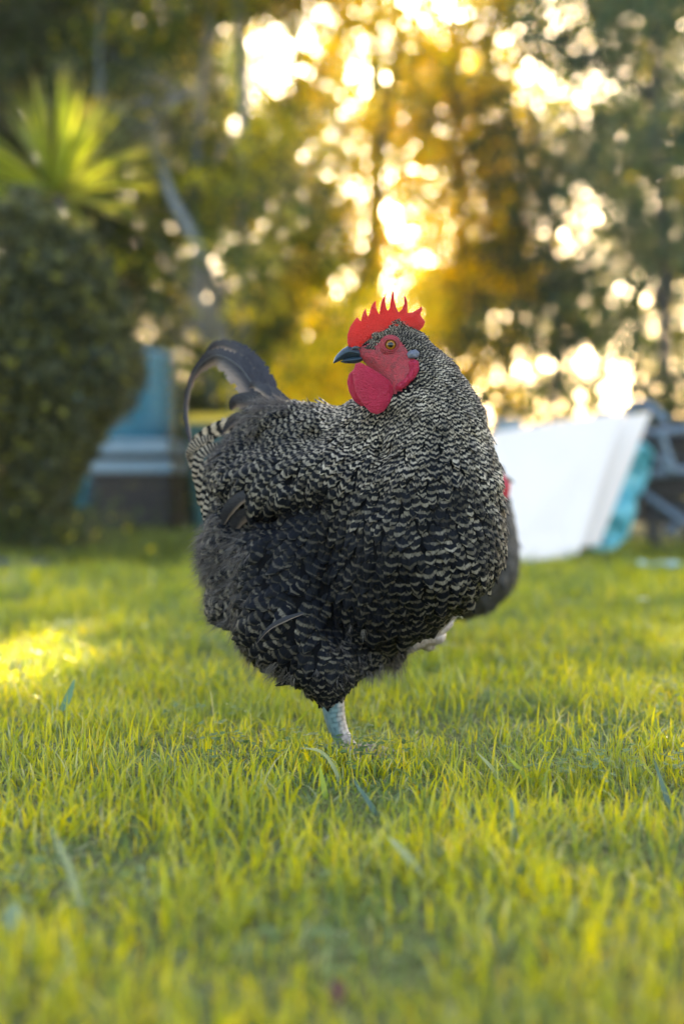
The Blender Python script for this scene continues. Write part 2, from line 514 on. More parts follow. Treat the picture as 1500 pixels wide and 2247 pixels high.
# ------------------------------------------------------------------ feather materials
def mat_feather(name, smooth_bars=False, dark=(0.0022, 0.0026, 0.0048), light=(0.33, 0.275, 0.20), rough=0.55):
    """uv 'bars': x across (-1..1), y bar phase; uv 'tone': x pale share, y brightness"""
    t = NT(name)
    s = t.n('ShaderNodeSeparateXYZ', {0: t.n('ShaderNodeUVMap', uv_map='bars').outputs[0]})
    tn = t.n('ShaderNodeSeparateXYZ', {0: t.n('ShaderNodeUVMap', uv_map='tone').outputs[0]})
    u, v = s.outputs[0], s.outputs[1]
    au = t.math('ABSOLUTE', u)
    pos = t.n('ShaderNodeNewGeometry').outputs['Position']
    # barbs run obliquely outward from the shaft
    barb = t.math('MULTIPLY_ADD', au, -0.9, v)
    vec = t.n('ShaderNodeCombineXYZ', {0: t.math('MULTIPLY', u, 7.0), 1: t.math('MULTIPLY', barb, 0.8), 2: t.math('MULTIPLY', v, 0.05)}).outputs[0]
    streak = t.noise(1.6, 3.0, vec, 0.7)
    rough_n = t.noise(140.0, 3.0, pos, 0.65)
    if smooth_bars:
        ph = t.math('MULTIPLY_ADD', t.math('MULTIPLY', u, u), 0.22, v)
        ph = t.math('MULTIPLY_ADD', streak, 0.42, ph)
        ph = t.math('MULTIPLY_ADD', rough_n, 0.40, ph)
    else:
        ph = t.math('MULTIPLY_ADD', au, 0.34, v)
        ph = t.math('MULTIPLY_ADD', streak, 0.70, ph)
        ph = t.math('MULTIPLY_ADD', rough_n, 0.45, ph)
    w = t.math('MULTIPLY_ADD', t.math('SINE', t.math('MULTIPLY', ph, 2 * math.pi)), 0.5, 0.5)
    edge = t.math('SUBTRACT', 1.0, tn.outputs[0])
    f = t.n('ShaderNodeMapRange', {'Value': w, 1: t.math('SUBTRACT', edge, 0.16), 2: t.math('ADD', edge, 0.16)}, interpolation_type='SMOOTHSTEP').outputs[0]
    lt = t.mix(t.n('ShaderNodeMapRange', {'Value': streak, 1: .38, 2: .66}).outputs[0], tuple(c * 1.15 for c in light), tuple(c * 0.28 for c in light))
    sc = t.n('ShaderNodeMix', data_type='RGBA', blend_type='MULTIPLY'); sc.inputs[0].default_value = 1.0
    t.t.links.new(lt, sc.inputs[6])
    gray = t.n('ShaderNodeCombineColor', {0: tn.outputs[1], 1: tn.outputs[1], 2: tn.outputs[1]}).outputs[0]
    t.t.links.new(gray, sc.inputs[7])
    shaft = t.math('LESS_THAN', au, 0.045)
    dk = t.mix(t.math('MULTIPLY', streak, 0.5), dark, tuple(c * 2.6 for c in dark))
    c = t.mix(f, dk, sc.outputs[2])
    c = t.mix(t.math('MULTIPLY', shaft, 0.35), c, (0.02, 0.018, 0.018))
    p = t.n('ShaderNodeBsdfPrincipled', {'Base Color': c, 'Roughness': rough, 'Specular IOR Level': 0.10, 'Normal': t.bump(streak, 0.5, 0.0012)}).outputs[0]
    tr = t.n('ShaderNodeBsdfTranslucent', {'Color': c}).outputs[0]
    return t.finish(t.n('ShaderNodeMixShader', {0: 0.12, 1: p, 2: tr}).outputs[0])

def mat_hair(name, c1, c2, trans=0.35):
    t = NT(name)
    s = t.n('ShaderNodeSeparateXYZ', {0: t.n('ShaderNodeUVMap', uv_map='UVMap').outputs[0]})
    c = t.mix(s.outputs[0], c1, c2)
    p = t.n('ShaderNodeBsdfPrincipled', {'Base Color': c, 'Roughness': 0.6}).outputs[0]
    tr = t.n('ShaderNodeBsdfTranslucent', {'Color': c}).outputs[0]
    return t.finish(t.n('ShaderNodeMixShader', {0: trans, 1: p, 2: tr}).outputs[0])

# ------------------------------------------------------------------ feather coat on an implicit body
def anchor_field(A, sig=0.055):
    """A rows: px, py, Y, dx, dy, dz, width, length, period, pale share, brightness"""
    pos = np.array([P(a[0], a[1], a[2]) for a in A])
    d = np.array([a[3:6] for a in A], float); d /= np.linalg.norm(d, axis=1)[:, None]
    par = np.array([a[6:] for a in A], float)
    def f(X):
        r2 = ((X[:, None, :] - pos[None]) ** 2 * np.array([1, 0.35, 1])).sum(-1)
        w = np.exp(-(r2 - r2.min(1, keepdims=True)) / (2 * sig ** 2)); w /= w.sum(1, keepdims=True)
        dd = w @ d
        return dd / np.linalg.norm(dd, axis=1, keepdims=True), w @ par
    return f

def phase_potential(V, Q, D, period):
    e = np.concatenate([Q[:, [0, 1]], Q[:, [1, 2]], Q[:, [2, 3]], Q[:, [3, 0]]])
    e = np.unique(np.sort(e, 1), axis=0)
    i, j = e[:, 0], e[:, 1]
    dv = V[j] - V[i]
    g = ((D[i] / period[i, None] + D[j] / period[j, None]) / 2 * dv).sum(1)
    n = len(V)
    def L(x):
        d = x[j] - x[i]
        return np.bincount(j, d, minlength=n) - np.bincount(i, d, minlength=n)
    b = np.bincount(j, g, minlength=n) - np.bincount(i, g, minlength=n)
    x = np.zeros(n); r = b - L(x); p = r.copy(); rs = r @ r
    for _ in range(500):
        Ap = L(p); al = rs / (p @ Ap + 1e-20)
        x += al * p; r -= al * Ap; rn = r @ r
        if rn < 1e-8 * (b @ b): break
        p = r + rn / rs * p; rs = rn
    return x

def scatter(V, Q, sp_fn, rng, N, maskfn=None):
    """poisson-like sample; returns positions and nearest vertex ids"""
    a, b, c, d = (V[Q[:, i]] for i in range(4))
    ar = 0.5 * np.linalg.norm(np.cross(c - a, d - b), axis=1)
    fi = rng.choice(len(Q), N, p=ar / ar.sum())
    u, v = rng.uniform(0, 1, (2, N))
    p = (a[fi] * ((1 - u) * (1 - v))[:, None] + b[fi] * (u * (1 - v))[:, None] + c[fi] * (u * v)[:, None] + d[fi] * ((1 - u) * v)[:, None])
    vid = Q[fi, 0]
    if maskfn is not None:
        m = maskfn(p); p, vid = p[m], vid[m]
    r = sp_fn(p, vid)
    cell = r.max()
    grid = {}
    keys = np.floor(p / cell).astype(int)
    keep = []
    for k in range(len(p)):
        kx, ky, kz = keys[k]; q = p[k]; rr = r[k] ** 2; ok = True
        for dx in (-1, 0, 1):
            for dy in (-1, 0, 1):
                for dz in (-1, 0, 1):
                    for m in grid.get((kx + dx, ky + dy, kz + dz), ()):
                        z = p[m]
                        if (z[0] - q[0]) ** 2 + (z[1] - q[1]) ** 2 + (z[2] - q[2]) ** 2 < rr:
                            ok = False; break
                    if not ok: break
                if not ok: break
            if not ok: break
        if ok:
            grid.setdefault((kx, ky, kz), []).append(k); keep.append(k)
    keep = np.array(keep)
    return p[keep], vid[keep]

def coat(sdf, root, D, width, length, phase, period, pale, bright, rng, lift=0.30, ragged=0.12, sink=0.10):
    """feathers that follow the body surface; returns verts, faces, uv bars, uv tone"""
    n = len(root); nr, nc = 7, 5
    ts = np.linspace(0, 1, nr)
    N = sdf.grad(root)
    D = D - (D * N).sum(1, keepdims=True) * N; D /= np.linalg.norm(D, axis=1, keepdims=True) + 1e-9
    ang = rng.normal(0, 0.13, n)
    S = np.cross(N, D)
    D = D * np.cos(ang)[:, None] + S * np.sin(ang)[:, None]
    liftj = lift * rng.uniform(0.6, 1.6, n)
    stray = rng.uniform(0, 1, n) < .05
    liftj = np.where(stray, liftj * 1.9, liftj)
    P0 = root.copy(); Dc = D.copy()
    rows = []; sides = []; nors = []
    step = length / (nr - 1)
    for k in range(nr):
        if k:
            P0 = P0 + Dc * step[:, None]
        Nn = sdf.grad(P0)
        d = sdf(P0)
        P0 = P0 - Nn * d[:, None]
        Dc = Dc - (Dc * Nn).sum(1, keepdims=True) * Nn; Dc /= np.linalg.norm(Dc, axis=1, keepdims=True) + 1e-9
        h = width * (-sink + liftj * ts[k] ** 1.2)
        rows.append(P0 + Nn * h[:, None]); nors.append(Nn); sides.append(np.cross(Nn, Dc))
    prof = np.array([0.45, 0.80, 0.97, 1.0, 0.97, 0.80, 0.42])
    us = np.linspace(-1, 1, nc)
    V = np.empty((n, nr, nc, 3)); UB = np.empty((n, nr, nc, 2))
    for k in range(nr):
        for c, u in enumerate(us):
            back = 0.0
            if k == nr - 1: back = -0.16 * u * u + rng.normal(0, ragged * 0.35, n)
            elif k == nr - 2: back = -0.05 * u * u
            hw = width * 0.5 * prof[k] * (1 + (rng.normal(0, ragged * 0.5, n) if abs(u) == 1 else 0))
            p = rows[k] + sides[k] * (u * hw)[:, None] - nors[k] * (0.16 * width * u * u)[:, None]
            p = p + (rows[k] - rows[max(k - 1, 0)]) * (np.asarray(back) * (nr - 1) * 0.5).reshape(-1, 1) if k else p
            V[:, k, c] = p
            UB[:, k, c, 0] = u * prof[k] if k < nr - 2 else u
            UB[:, k, c, 1] = phase + ts[k] * length / period
    base = (np.arange(n) * nr * nc)[:, None, None]
    i, j = np.arange(nr - 1)[None, :, None] * nc, np.arange(nc - 1)[None, None, :]
    f = np.stack([base + i + j, base + i + nc + j, base + i + nc + j + 1, base + i + j + 1], -1).reshape(-1, 4)
    UT = np.repeat(np.stack([pale, bright], 1), nr * nc, axis=0)
    return V.reshape(-1, 3), f, UB.reshape(-1, 2), UT

def strands(root, dirs, length, width, rng, droop=0.3, curl=0.25, segs=4):
    n = len(root)
    t = np.linspace(0, 1, segs + 1)
    c = rng.normal(0, curl, (n, 3))
    side = np.cross(dirs, rng.normal(0, 1, (n, 3))); side /= np.linalg.norm(side, axis=1)[:, None] + 1e-9
    V = []
    for q in t:
        p = root + dirs * (length * q)[:, None] + c * (length * q * q)[:, None]
        p[:, 2] -= droop * length * q * q
        w = width * (1 - 0.85 * q)
        V += [p - side * (w / 2)[:, None], p + side * (w / 2)[:, None]]
    V = np.stack(V, 1).reshape(-1, 3)
    m = 2 * (segs + 1)
    b = np.arange(n)[:, None] * m + np.arange(segs)[None] * 2
    f = np.stack([b, b + 1, b + 3, b + 2], -1).reshape(-1, 4)
    uv = np.stack([np.repeat(rng.uniform(0, 1, n), m), np.tile(np.repeat(t, 2), n)], 1)
    return V, f, uv

def catmull(pts, n):
    pts = np.asarray(pts, float); m = len(pts)
    P_ = np.concatenate([2 * pts[:1] - pts[1:2], pts, 2 * pts[-1:] - pts[-2:-1]])
    t = np.linspace(0, m - 1 - 1e-9, n); i = t.astype(int); f = (t - i)[:, None]
    a, b, c, d = P_[i], P_[i + 1], P_[i + 2], P_[i + 3]
    return 0.5 * (2 * b + (c - a) * f + (2 * a - 5 * b + 4 * c - d) * f ** 2 + (3 * b - a - 3 * c + d) * f ** 3)

# ------------------------------------------------------------------ rooster
m_feather = mat_feather('barred_feather', light=(.41, .335, .26))
m_feather2 = mat_feather('barred_body_feather', True, light=(.235, .195, .15))
m_fluff = mat_hair('grey_down', (0.030, 0.026, 0.028), (0.20, 0.165, 0.150))

def mat_skin_red(name, c1, c2, scale, rough=0.45, bump=0.7, trans=0.18, bdist=0.0012):
    t = NT(name)
    pos = t.n('ShaderNodeNewGeometry').outputs['Position']
    vor = t.n('ShaderNodeTexVoronoi', {'Vector': pos, 'Scale': scale}).outputs['Distance']
    nz = t.noise(60.0, 4.0, pos, 0.6)
    c = t.mix(nz, c1, c2)
    c = t.mix(t.math('MULTIPLY', vor, 0.45), c, tuple(x * 0.6 for x in c1))
    wr_ = t.noise(110.0, 4.0, pos, .6, 1.5)
    scuff = t.n('ShaderNodeMapRange', {'Value': t.noise(230.0, 5.0, pos, .75), 1: .62, 2: .74}).outputs[0]
    c = t.mix(t.math('MULTIPLY', scuff, .35), c, (.75, .45, .38))
    hh = t.math('ADD', t.math('SUBTRACT', 1.0, vor), t.math('MULTIPLY', wr_, 2.2))
    p = t.n('ShaderNodeBsdfPrincipled', {'Base Color': c, 'Roughness': rough, 'Subsurface Weight': 0.35, 'Subsurface Radius': (1.0, .22, .14), 'Subsurface Scale': .004,
            'Normal': t.bump(hh, bump, bdist)}).outputs[0]
    tr = t.n('ShaderNodeBsdfTranslucent', {'Color': t.mix(0.5, c, (0.9, 0.05, 0.02))}).outputs[0]
    return t.finish(t.n('ShaderNodeMixShader', {0: trans, 1: p, 2: tr}).outputs[0])

def Z(zx, zy):   # pixel of the enlarged head view -> photo pixel
    return 700 + zx / 3.3333, 600 + zy / 3.3333

HY = 1.795

def make_rooster():
    rng = np.random.default_rng(5)
    root = thing('rooster', P(750, 1640, 1.87), 'large black and white barred rooster with a red comb standing on one leg', 'rooster')
    S = SDF(120.0); S.lump = .0016
    def c(p, q, ra, rb, sy=1.0): S.cap(P(*p), P(*q), ra, rb, sy)
    # head and neck
    c((836, 775, HY), (888, 768, HY), .0170, .0245, 1.25)
    c((800, 772, HY), (836, 775, HY), .0060, .0150, 1.2)
    c((858, 815, HY), (888, 825, HY), .0130, .0170, 1.3)
    c((888, 785, 1.80), (921, 845, 1.81), .0285, .0440, 1.05)
    c((921, 845, 1.81), (940, 930, 1.82), .0440, .0660)
    c((940, 930, 1.82), (935, 1050, 1.835), .0660, .0890)
    # breast and belly
    c((935, 1050, 1.835), (928, 1180, 1.85), .0890, .1000)
    c((928, 1180, 1.85), (862, 1270, 1.88), .1000, .0810)
    c((862, 1270, 1.88), (770, 1330, 1.92), .0810, .0720)
    c((925, 1110, 1.86), (700, 1110, 1.93), .0900, .0860)
    c((700, 1110, 1.93), (550, 1060, 2.00), .0860, .0560)
    c((820, 960, 1.87), (640, 955, 1.95), .0440, .0400)
    c((640, 955, 1.95), (585, 925, 2.00), .0400, .0300)
    c((580, 980, 2.00), (520, 1040, 2.02), .0400, .0400)
    c((880, 900, 1.83), (800, 960, 1.87), .0420, .0440)
    S.groove([(845, 915), (836, 1000), (826, 1100)], .011, .015)
    S.groove([(640, 905), (548, 958), (496, 1013), (482, 1100)], .009, .011)
    S.groove([(600, 1000), (640, 1060), (650, 1120)], .006, .012)
    S.groove([(510, 1160), (594, 1142), (700, 1112)], .012, .014)
    S.groove([(600, 1160), (585, 1260)], .007, .014)
    S.groove([(800, 1440), (735, 1370), (720, 1290)], .007, .016)
    S.groove([(740, 890), (690, 960), (640, 1000)], .006, .012)
    S.groove([(905, 860), (885, 930), (880, 1010)], .005, .012)
    # wing
    c((540, 1060, 1.955), (745, 1050, 1.865), .0380, .0600)
    c((795, 1330, 1.92), (778, 1418, 1.90), .0640, .0400)
    # thighs and fluff
    c((650, 1250, 1.92), (640, 1360, 1.90), .0860, .0700)
    c((640, 1360, 1.90), (712, 1465, 1.87), .0700, .0370)
    c((712, 1465, 1.87), (728, 1535, 1.865), .0370, .0110)
    c((525, 1200, 1.97), (520, 1320, 1.96), .0430, .0390)
    c((525, 1120, 2.00), (525, 1200, 1.97), .0420, .0430)
    c((850, 1330, 1.96), (855, 1415, 1.97), .0550, .0240)      # raised left thigh
    V, Q = S.mesh(0.0032)
    V = relax(V, Q, 2, 0.5)
    # skin: black down with a bare red face
    t = NT('rooster_skin')
    pos = t.n('ShaderNodeNewGeometry').outputs['Position']
    nz = t.noise(90.0, 5.0, pos, 0.7)
    c1 = t.mix(nz, (0.002, 0.002, 0.003), (0.006, 0.006, 0.007))
    m_skin = t.finish(t.n('ShaderNodeBsdfPrincipled', {'Base Color': c1, 'Roughness': 0.9, 'Specular IOR Level': 0.05}).outputs[0])
    t = NT('rooster_face')
    pos = t.n('ShaderNodeNewGeometry').outputs['Position']
    vor = t.n('ShaderNodeTexVoronoi', {'Vector': pos, 'Scale': 650.0}).outputs['Distance']
    wr = t.noise(170.0, 5.0, pos, 0.7, 1.2)
    fz = t.noise(45.0, 3.0, pos, 0.6)
    c2 = t.mix(fz, (0.30, 0.016, 0.028), (0.56, 0.032, 0.055))
    c2 = t.mix(t.n('ShaderNodeMapRange', {'Value': wr, 1: .35, 2: .75}).outputs[0], c2, (0.09, 0.022, 0.022))
    m_face = t.finish(t.n('ShaderNodeBsdfPrincipled', {'Base Color': c2, 'Roughness': 0.42, 'Normal': t.bump(t.math('ADD', t.math('MULTIPLY', wr, 1.4), t.math('MULTIPLY', vor, -0.7)), 0.75, 0.0018)}).outputs[0])
    face_poly = np.array([Z(*q) for q in [(215, 520), (330, 530), (420, 470), (520, 450), (585, 480), (640, 540), (660, 590), (735, 600), (730, 700), (700, 760), (640, 830), (570, 870), (480, 900), (360, 860), (250, 720), (200, 640)]])
    def proj(X):
        c_, s_ = math.cos(PITCH), math.sin(PITCH)
        y, z = X[:, 1], X[:, 2] - CAMZ
        d = y * c_ - z * s_; u = y * s_ + z * c_
        return 750 + FPX * X[:, 0] / d, 1123.5 - FPX * u / d
    def inpoly(x, y, poly):
        ins = np.zeros(len(x), bool)
        for a, b in zip(poly, np.roll(poly, -1, 0)):
            cnd = (a[1] > y) != (b[1] > y)
            ins ^= cnd & (x < a[0] + (y - a[1]) / (b[1] - a[1] + 1e-12) * (b[0] - a[0]))
        return ins
    def is_face(X, grow=0):
        x, y = proj(X)
        return inpoly(x, y, face_poly) & (X[:, 0] < P(912, 800, HY)[0] + grow)
    body = mk('body', V, Q, [m_skin, m_face], root)
    fm = is_face(V[Q].mean(1))
    body.data.polygons.foreach_set('material_index', fm.astype(np.int32))

    # plumage ------------------------------------------------------------
    #        px    py    Y     flow               width  len   period pale bright
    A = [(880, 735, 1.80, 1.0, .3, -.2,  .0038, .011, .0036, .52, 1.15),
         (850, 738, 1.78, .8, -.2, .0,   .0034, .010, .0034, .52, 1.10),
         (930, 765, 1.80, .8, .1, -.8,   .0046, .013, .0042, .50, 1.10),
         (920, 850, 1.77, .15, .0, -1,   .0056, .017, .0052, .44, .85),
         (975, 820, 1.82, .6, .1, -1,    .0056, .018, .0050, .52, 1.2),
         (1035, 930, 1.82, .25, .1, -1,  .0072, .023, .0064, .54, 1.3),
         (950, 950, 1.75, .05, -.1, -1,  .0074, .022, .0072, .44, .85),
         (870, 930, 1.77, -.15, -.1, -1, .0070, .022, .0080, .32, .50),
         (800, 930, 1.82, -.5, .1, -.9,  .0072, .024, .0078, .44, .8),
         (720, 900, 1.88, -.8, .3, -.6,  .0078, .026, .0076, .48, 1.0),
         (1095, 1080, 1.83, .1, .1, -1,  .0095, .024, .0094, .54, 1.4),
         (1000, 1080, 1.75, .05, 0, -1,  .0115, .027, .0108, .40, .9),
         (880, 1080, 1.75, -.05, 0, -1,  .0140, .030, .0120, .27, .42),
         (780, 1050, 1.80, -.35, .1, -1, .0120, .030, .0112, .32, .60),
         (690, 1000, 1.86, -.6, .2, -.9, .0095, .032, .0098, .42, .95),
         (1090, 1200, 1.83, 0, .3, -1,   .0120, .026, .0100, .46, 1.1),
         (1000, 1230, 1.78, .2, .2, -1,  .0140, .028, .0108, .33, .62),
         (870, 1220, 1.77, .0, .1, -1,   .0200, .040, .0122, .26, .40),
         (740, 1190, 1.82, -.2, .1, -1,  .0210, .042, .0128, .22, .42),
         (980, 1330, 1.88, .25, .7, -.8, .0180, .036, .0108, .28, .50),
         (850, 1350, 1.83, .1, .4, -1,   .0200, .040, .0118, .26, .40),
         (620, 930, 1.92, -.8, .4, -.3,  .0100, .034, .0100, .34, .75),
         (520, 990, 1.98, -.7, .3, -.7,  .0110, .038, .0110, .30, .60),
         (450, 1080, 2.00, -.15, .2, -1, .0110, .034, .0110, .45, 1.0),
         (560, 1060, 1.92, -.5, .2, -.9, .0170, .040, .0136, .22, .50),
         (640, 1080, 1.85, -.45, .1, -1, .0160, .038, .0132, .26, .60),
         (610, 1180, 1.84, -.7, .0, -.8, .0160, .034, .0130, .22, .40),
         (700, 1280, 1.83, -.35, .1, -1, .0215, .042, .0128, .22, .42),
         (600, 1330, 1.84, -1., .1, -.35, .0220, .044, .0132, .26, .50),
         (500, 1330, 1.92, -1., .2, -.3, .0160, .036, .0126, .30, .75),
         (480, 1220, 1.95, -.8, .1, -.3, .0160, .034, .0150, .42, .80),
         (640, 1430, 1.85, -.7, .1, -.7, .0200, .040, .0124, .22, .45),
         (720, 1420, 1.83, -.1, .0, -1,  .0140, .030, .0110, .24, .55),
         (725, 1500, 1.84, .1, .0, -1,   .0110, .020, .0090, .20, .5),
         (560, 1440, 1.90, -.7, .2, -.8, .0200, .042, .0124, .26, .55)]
    fld = anchor_field(A, 0.036)
    D, par = fld(V)
    N = S.grad(V)
    Dt = D - (D * N).sum(1, keepdims=True) * N; Dt /= np.linalg.norm(Dt, axis=1, keepdims=True) + 1e-9
    phi = phase_potential(V, Q, Dt, par[:, 2])
    zshank = P(735, 1527, 1.87)[2]
    fc = face_poly.mean(0); small = fc + (face_poly - fc) * .90
    def mask(X):
        x, y = proj(X)
        return (~(inpoly(x, y, small) & (X[:, 0] < P(908, 800, HY)[0]))) & (X[:, 2] > zshank)
    def surfY(x, z, y0=1.70, y1=1.80, n=60):
        ys_ = np.linspace(y0, y1, n); best = np.full(len(x), y1)
        for yy in ys_[::-1]:
            v_ = S(np.stack([x, np.full(len(x), yy), z], 1)); best = np.where(v_ < 0, yy, best)
        return best
    sp = lambda p, vid: par[vid, 0] * 0.50
    R, vid = scatter(V, Q, sp, rng, 110000, mask)
    d = Dt[vid]; pr = par[vid]; n = len(R)
    wd = pr[:, 0] * rng.uniform(.85, 1.2, n); ln = pr[:, 1] * rng.uniform(.85, 1.15, n)
    pj = phi[vid] + rng.normal(0, .13, n)
    patch = vnoise(R[:, 0] * 1.3 + R[:, 1] + 5, R[:, 2] + 3, .035, 12) - .5
    pale = np.clip(pr[:, 3] - .05 + rng.normal(0, .07, n) + .18 * patch, .06, .8)
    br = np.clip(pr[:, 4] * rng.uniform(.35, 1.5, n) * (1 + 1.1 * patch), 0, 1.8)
    zn = P(0, 1000, 1.82)[2]
    neck = (R[:, 2] > zn - 0.02) & (R[:, 0] > P(730, 900, 1.85)[0])
    for nm, m in (('hackle_feathers', neck), ('body_feathers', ~neck)):
        v, f, ub, ut = coat(S, R[m], d[m], wd[m], ln[m], pj[m], pr[m, 2], pale[m], br[m], rng,
                            lift=0.42 if nm == 'hackle_feathers' else 0.34)
        mk(nm, v, f, m_feather if nm == 'hackle_feathers' else m_feather2, root, {'bars': ub, 'tone': ut})
    print('feathers', n)
    # loose down: rump, thigh back, belly ------------------------------------
    fl_anchor = [(470, 1200, 1.97, .050, 4200, .022), (510, 1240, 1.93, .05, 2600, .018), (455, 1330, 1.95, .045, 900, .020), (560, 1440, 1.93, .05, 900, .020),
                 (590, 895, 2.0, .040, 2600, .022), (635, 885, 1.97, .03, 900, .014), (480, 940, 2.03, .035, 900, .020), (440, 990, 2.04, .03, 400, .016), (855, 1440, 1.97, .035, 1500, .022),
                 (745, 1445, 1.84, .03, 500, .012), (610, 1480, 1.88, .03, 500, .017), (800, 1460, 1.92, .03, 500, .016)]
    Rv, Dv, Lv = [], [], []
    for (px, py, Y, rad, cnt, L) in fl_anchor:
        q = P(px, py, Y)
        dist = np.linalg.norm((V - q) * np.array([1, .6, 1]), axis=1)
        w = np.exp(-(dist / rad) ** 2 * 1.5) * (dist < 2.2 * rad) * (V[:, 2] > zshank)
        if w.sum() < 1e-6: continue
        nt = cnt // 16; cnt = nt * 16
        ids = rng.choice(len(V), nt, p=w / w.sum())
        dt = Dt[ids] * 1.0 + N[ids] * rng.uniform(.2, .75, (nt, 1)) + rng.normal(0, .28, (nt, 3))
        side_ = np.cross(dt, N[ids]); side_ /= np.linalg.norm(side_, axis=1, keepdims=True) + 1e-9
        fan = np.tile(np.linspace(-1, 1, 16), nt)[:, None]
        ids = ids.repeat(16); sd_ = side_.repeat(16, 0); Lt = (L * rng.uniform(.55, 1.35, nt)).repeat(16)
        Rv.append(V[ids] + sd_ * fan * .0035 + rng.normal(0, .0006, (cnt, 3)))
        dd = dt.repeat(16, 0) + sd_ * fan * .30 + rng.normal(0, .09, (cnt, 3))
        Dv.append(dd / np.linalg.norm(dd, axis=1, keepdims=True)); Lv.append(Lt * (1 - .25 * fan[:, 0] ** 2) * rng.uniform(.8, 1.1, cnt))
    Rv, Dv, Lv = map(np.concatenate, (Rv, Dv, Lv))
    v, f, uv = strands(Rv, Dv, Lv, np.full(len(Rv), .0009), rng, .25, .30)
    mk('down', v, f, m_fluff, root, {'UVMap': uv})

    # wispy feathers standing off the thigh, wing tips --------------------------
    t = NT('wing_quill_feather')
    s_ = t.n('ShaderNodeSeparateXYZ', {0: t.n('ShaderNodeUVMap', uv_map='bars').outputs[0]})
    bb = t.math('MULTIPLY_ADD', t.math('ABSOLUTE', s_.outputs[0]), -1.2, t.math('MULTIPLY', s_.outputs[1], 9.0))
    st = t.noise(9.0, 3.0, t.n('ShaderNodeCombineXYZ', {0: bb, 1: t.math('MULTIPLY', s_.outputs[0], 0.3), 2: 0.0}).outputs[0], 0.7)
    cc = t.mix(t.n('ShaderNodeMapRange', {'Value': st, 1: .3, 2: .7}).outputs[0], (0.003, 0.0035, 0.008), (0.050, 0.045, 0.052))
    edge = t.n('ShaderNodeMapRange', {'Value': s_.outputs[0], 1: 0.15, 2: 0.95}, interpolation_type='SMOOTHSTEP').outputs[0]
    cc = t.mix(t.math('MULTIPLY', edge, t.math('MULTIPLY_ADD', st, 0.8, 0.3), clamp=True), cc, (0.28, 0.20, 0.155))
    pp = t.n('ShaderNodeBsdfPrincipled', {'Base Color': cc, 'Roughness': 0.5, 'Specular IOR Level': .25, 'Normal': t.bump(st, 0.5, 0.001)}).outputs[0]
    tt = t.n('ShaderNodeBsdfTranslucent', {'Color': cc}).outputs[0]
    m_quill = t.finish(t.n('ShaderNodeMixShader', {0: 0.2, 1: pp, 2: tt}).outputs[0])

    def vane(name, rach, outer, inner, mat, nseg=60, nc=9, bow=0.25, fray=0.0, parent=root, per=None):
        """long feather: rachis points with outer/inner half widths (m), in a near-frontal plane"""
        C_ = catmull(rach, nseg)
        tpar = np.linspace(0, 1, nseg)
        wo_ = np.interp(tpar, np.linspace(0, 1, len(outer)), outer); wi_ = np.interp(tpar, np.linspace(0, 1, len(inner)), inner)
        T = np.gradient(C_, axis=0); T /= np.linalg.norm(T, axis=1)[:, None]
        view = C_ - np.array([0, 0, CAMZ]); view /= np.linalg.norm(view, axis=1)[:, None]
        Sd = np.cross(T, view); Sd /= np.linalg.norm(Sd, axis=1)[:, None]
        Nn = np.cross(Sd, T)
        us = np.linspace(-1, 1, nc); Vv = np.empty((nseg, nc, 3)); UV = np.empty((nseg, nc, 2))
        for k, u in enumerate(us):
            w = np.where(u < 0, wo_, wi_) * abs(u)
            if abs(u) == 1 and fray: w = w * (1 + rng.normal(0, fray, nseg))
            Vv[:, k] = C_ + Sd * (np.sign(u) * w)[:, None] + Nn * (bow * w * abs(u) * .6)[:, None] + T * (w * .5 * abs(u))[:, None] * .3
            UV[:, k, 0] = u; UV[:, k, 1] = tpar * (per or 1.0)
        i, j = np.meshgrid(np.arange(nseg - 1), np.arange(nc - 1), indexing='ij')
        a = (i * nc + j).ravel()
        f_ = np.stack([a, a + nc, a + nc + 1, a + 1], 1)
        ut_ = np.tile([.5, 1.0], (nseg * nc, 1))
        o = mk(name, Vv.reshape(-1, 3), f_, mat, parent, {'bars': UV.reshape(-1, 2), 'tone': ut_})
        return o
    W = lambda L: [P(x, y, Y) for x, y, Y in L]
    s1 = vane('sickle_feather', W([(588, 925, 2.00), (565, 865, 2.03), (525, 805, 2.06), (470, 780, 2.10), (425, 822, 2.13), (408, 890, 2.14), (414, 950, 2.13), (432, 1010, 2.12)]),
              [.008, .019, .016, .010, .005, .0035, .0035, .003], [.010, .022, .024, .018, .006, .0035, .0035, .002], m_quill, fray=.12, nseg=130)
    s1['label'] = 'long arched grey tail feather that curls over into a loop'
    mb = MB(); mb.tube(catmull(W([(588, 925, 1.995), (565, 865, 2.025), (525, 805, 2.055), (470, 780, 2.095), (425, 822, 2.125), (408, 890, 2.135)]), 30), np.linspace(.0016, .0006, 30), 6)
    mb.build('shaft', mat_plain('feather_shaft', (.02, .018, .02), (.05, .045, .045)), s1)
    vane('tail_feather', W([(610, 905, 1.99), (570, 880, 2.01), (520, 880, 2.03), (505, 900, 2.05)]), [.004, .012, .010, .002], [.004, .014, .012, .002], m_quill)
    vane('tail_feather', W([(600, 900, 2.02), (590, 850, 2.05), (560, 800, 2.09), (520, 765, 2.12), (475, 757, 2.15), (440, 790, 2.17)]), [.006, .012, .012, .010, .006, .001], [.006, .010, .010, .010, .006, .001], m_quill, fray=.12, nseg=110)
    vane('tail_feather', W([(560, 930, 2.03), (500, 935, 2.07), (455, 955, 2.10), (425, 985, 2.12), (418, 1030, 2.13)]), [.005, .012, .012, .009, .002], [.005, .010, .012, .008, .002], m_feather, per=9.0, fray=.08)
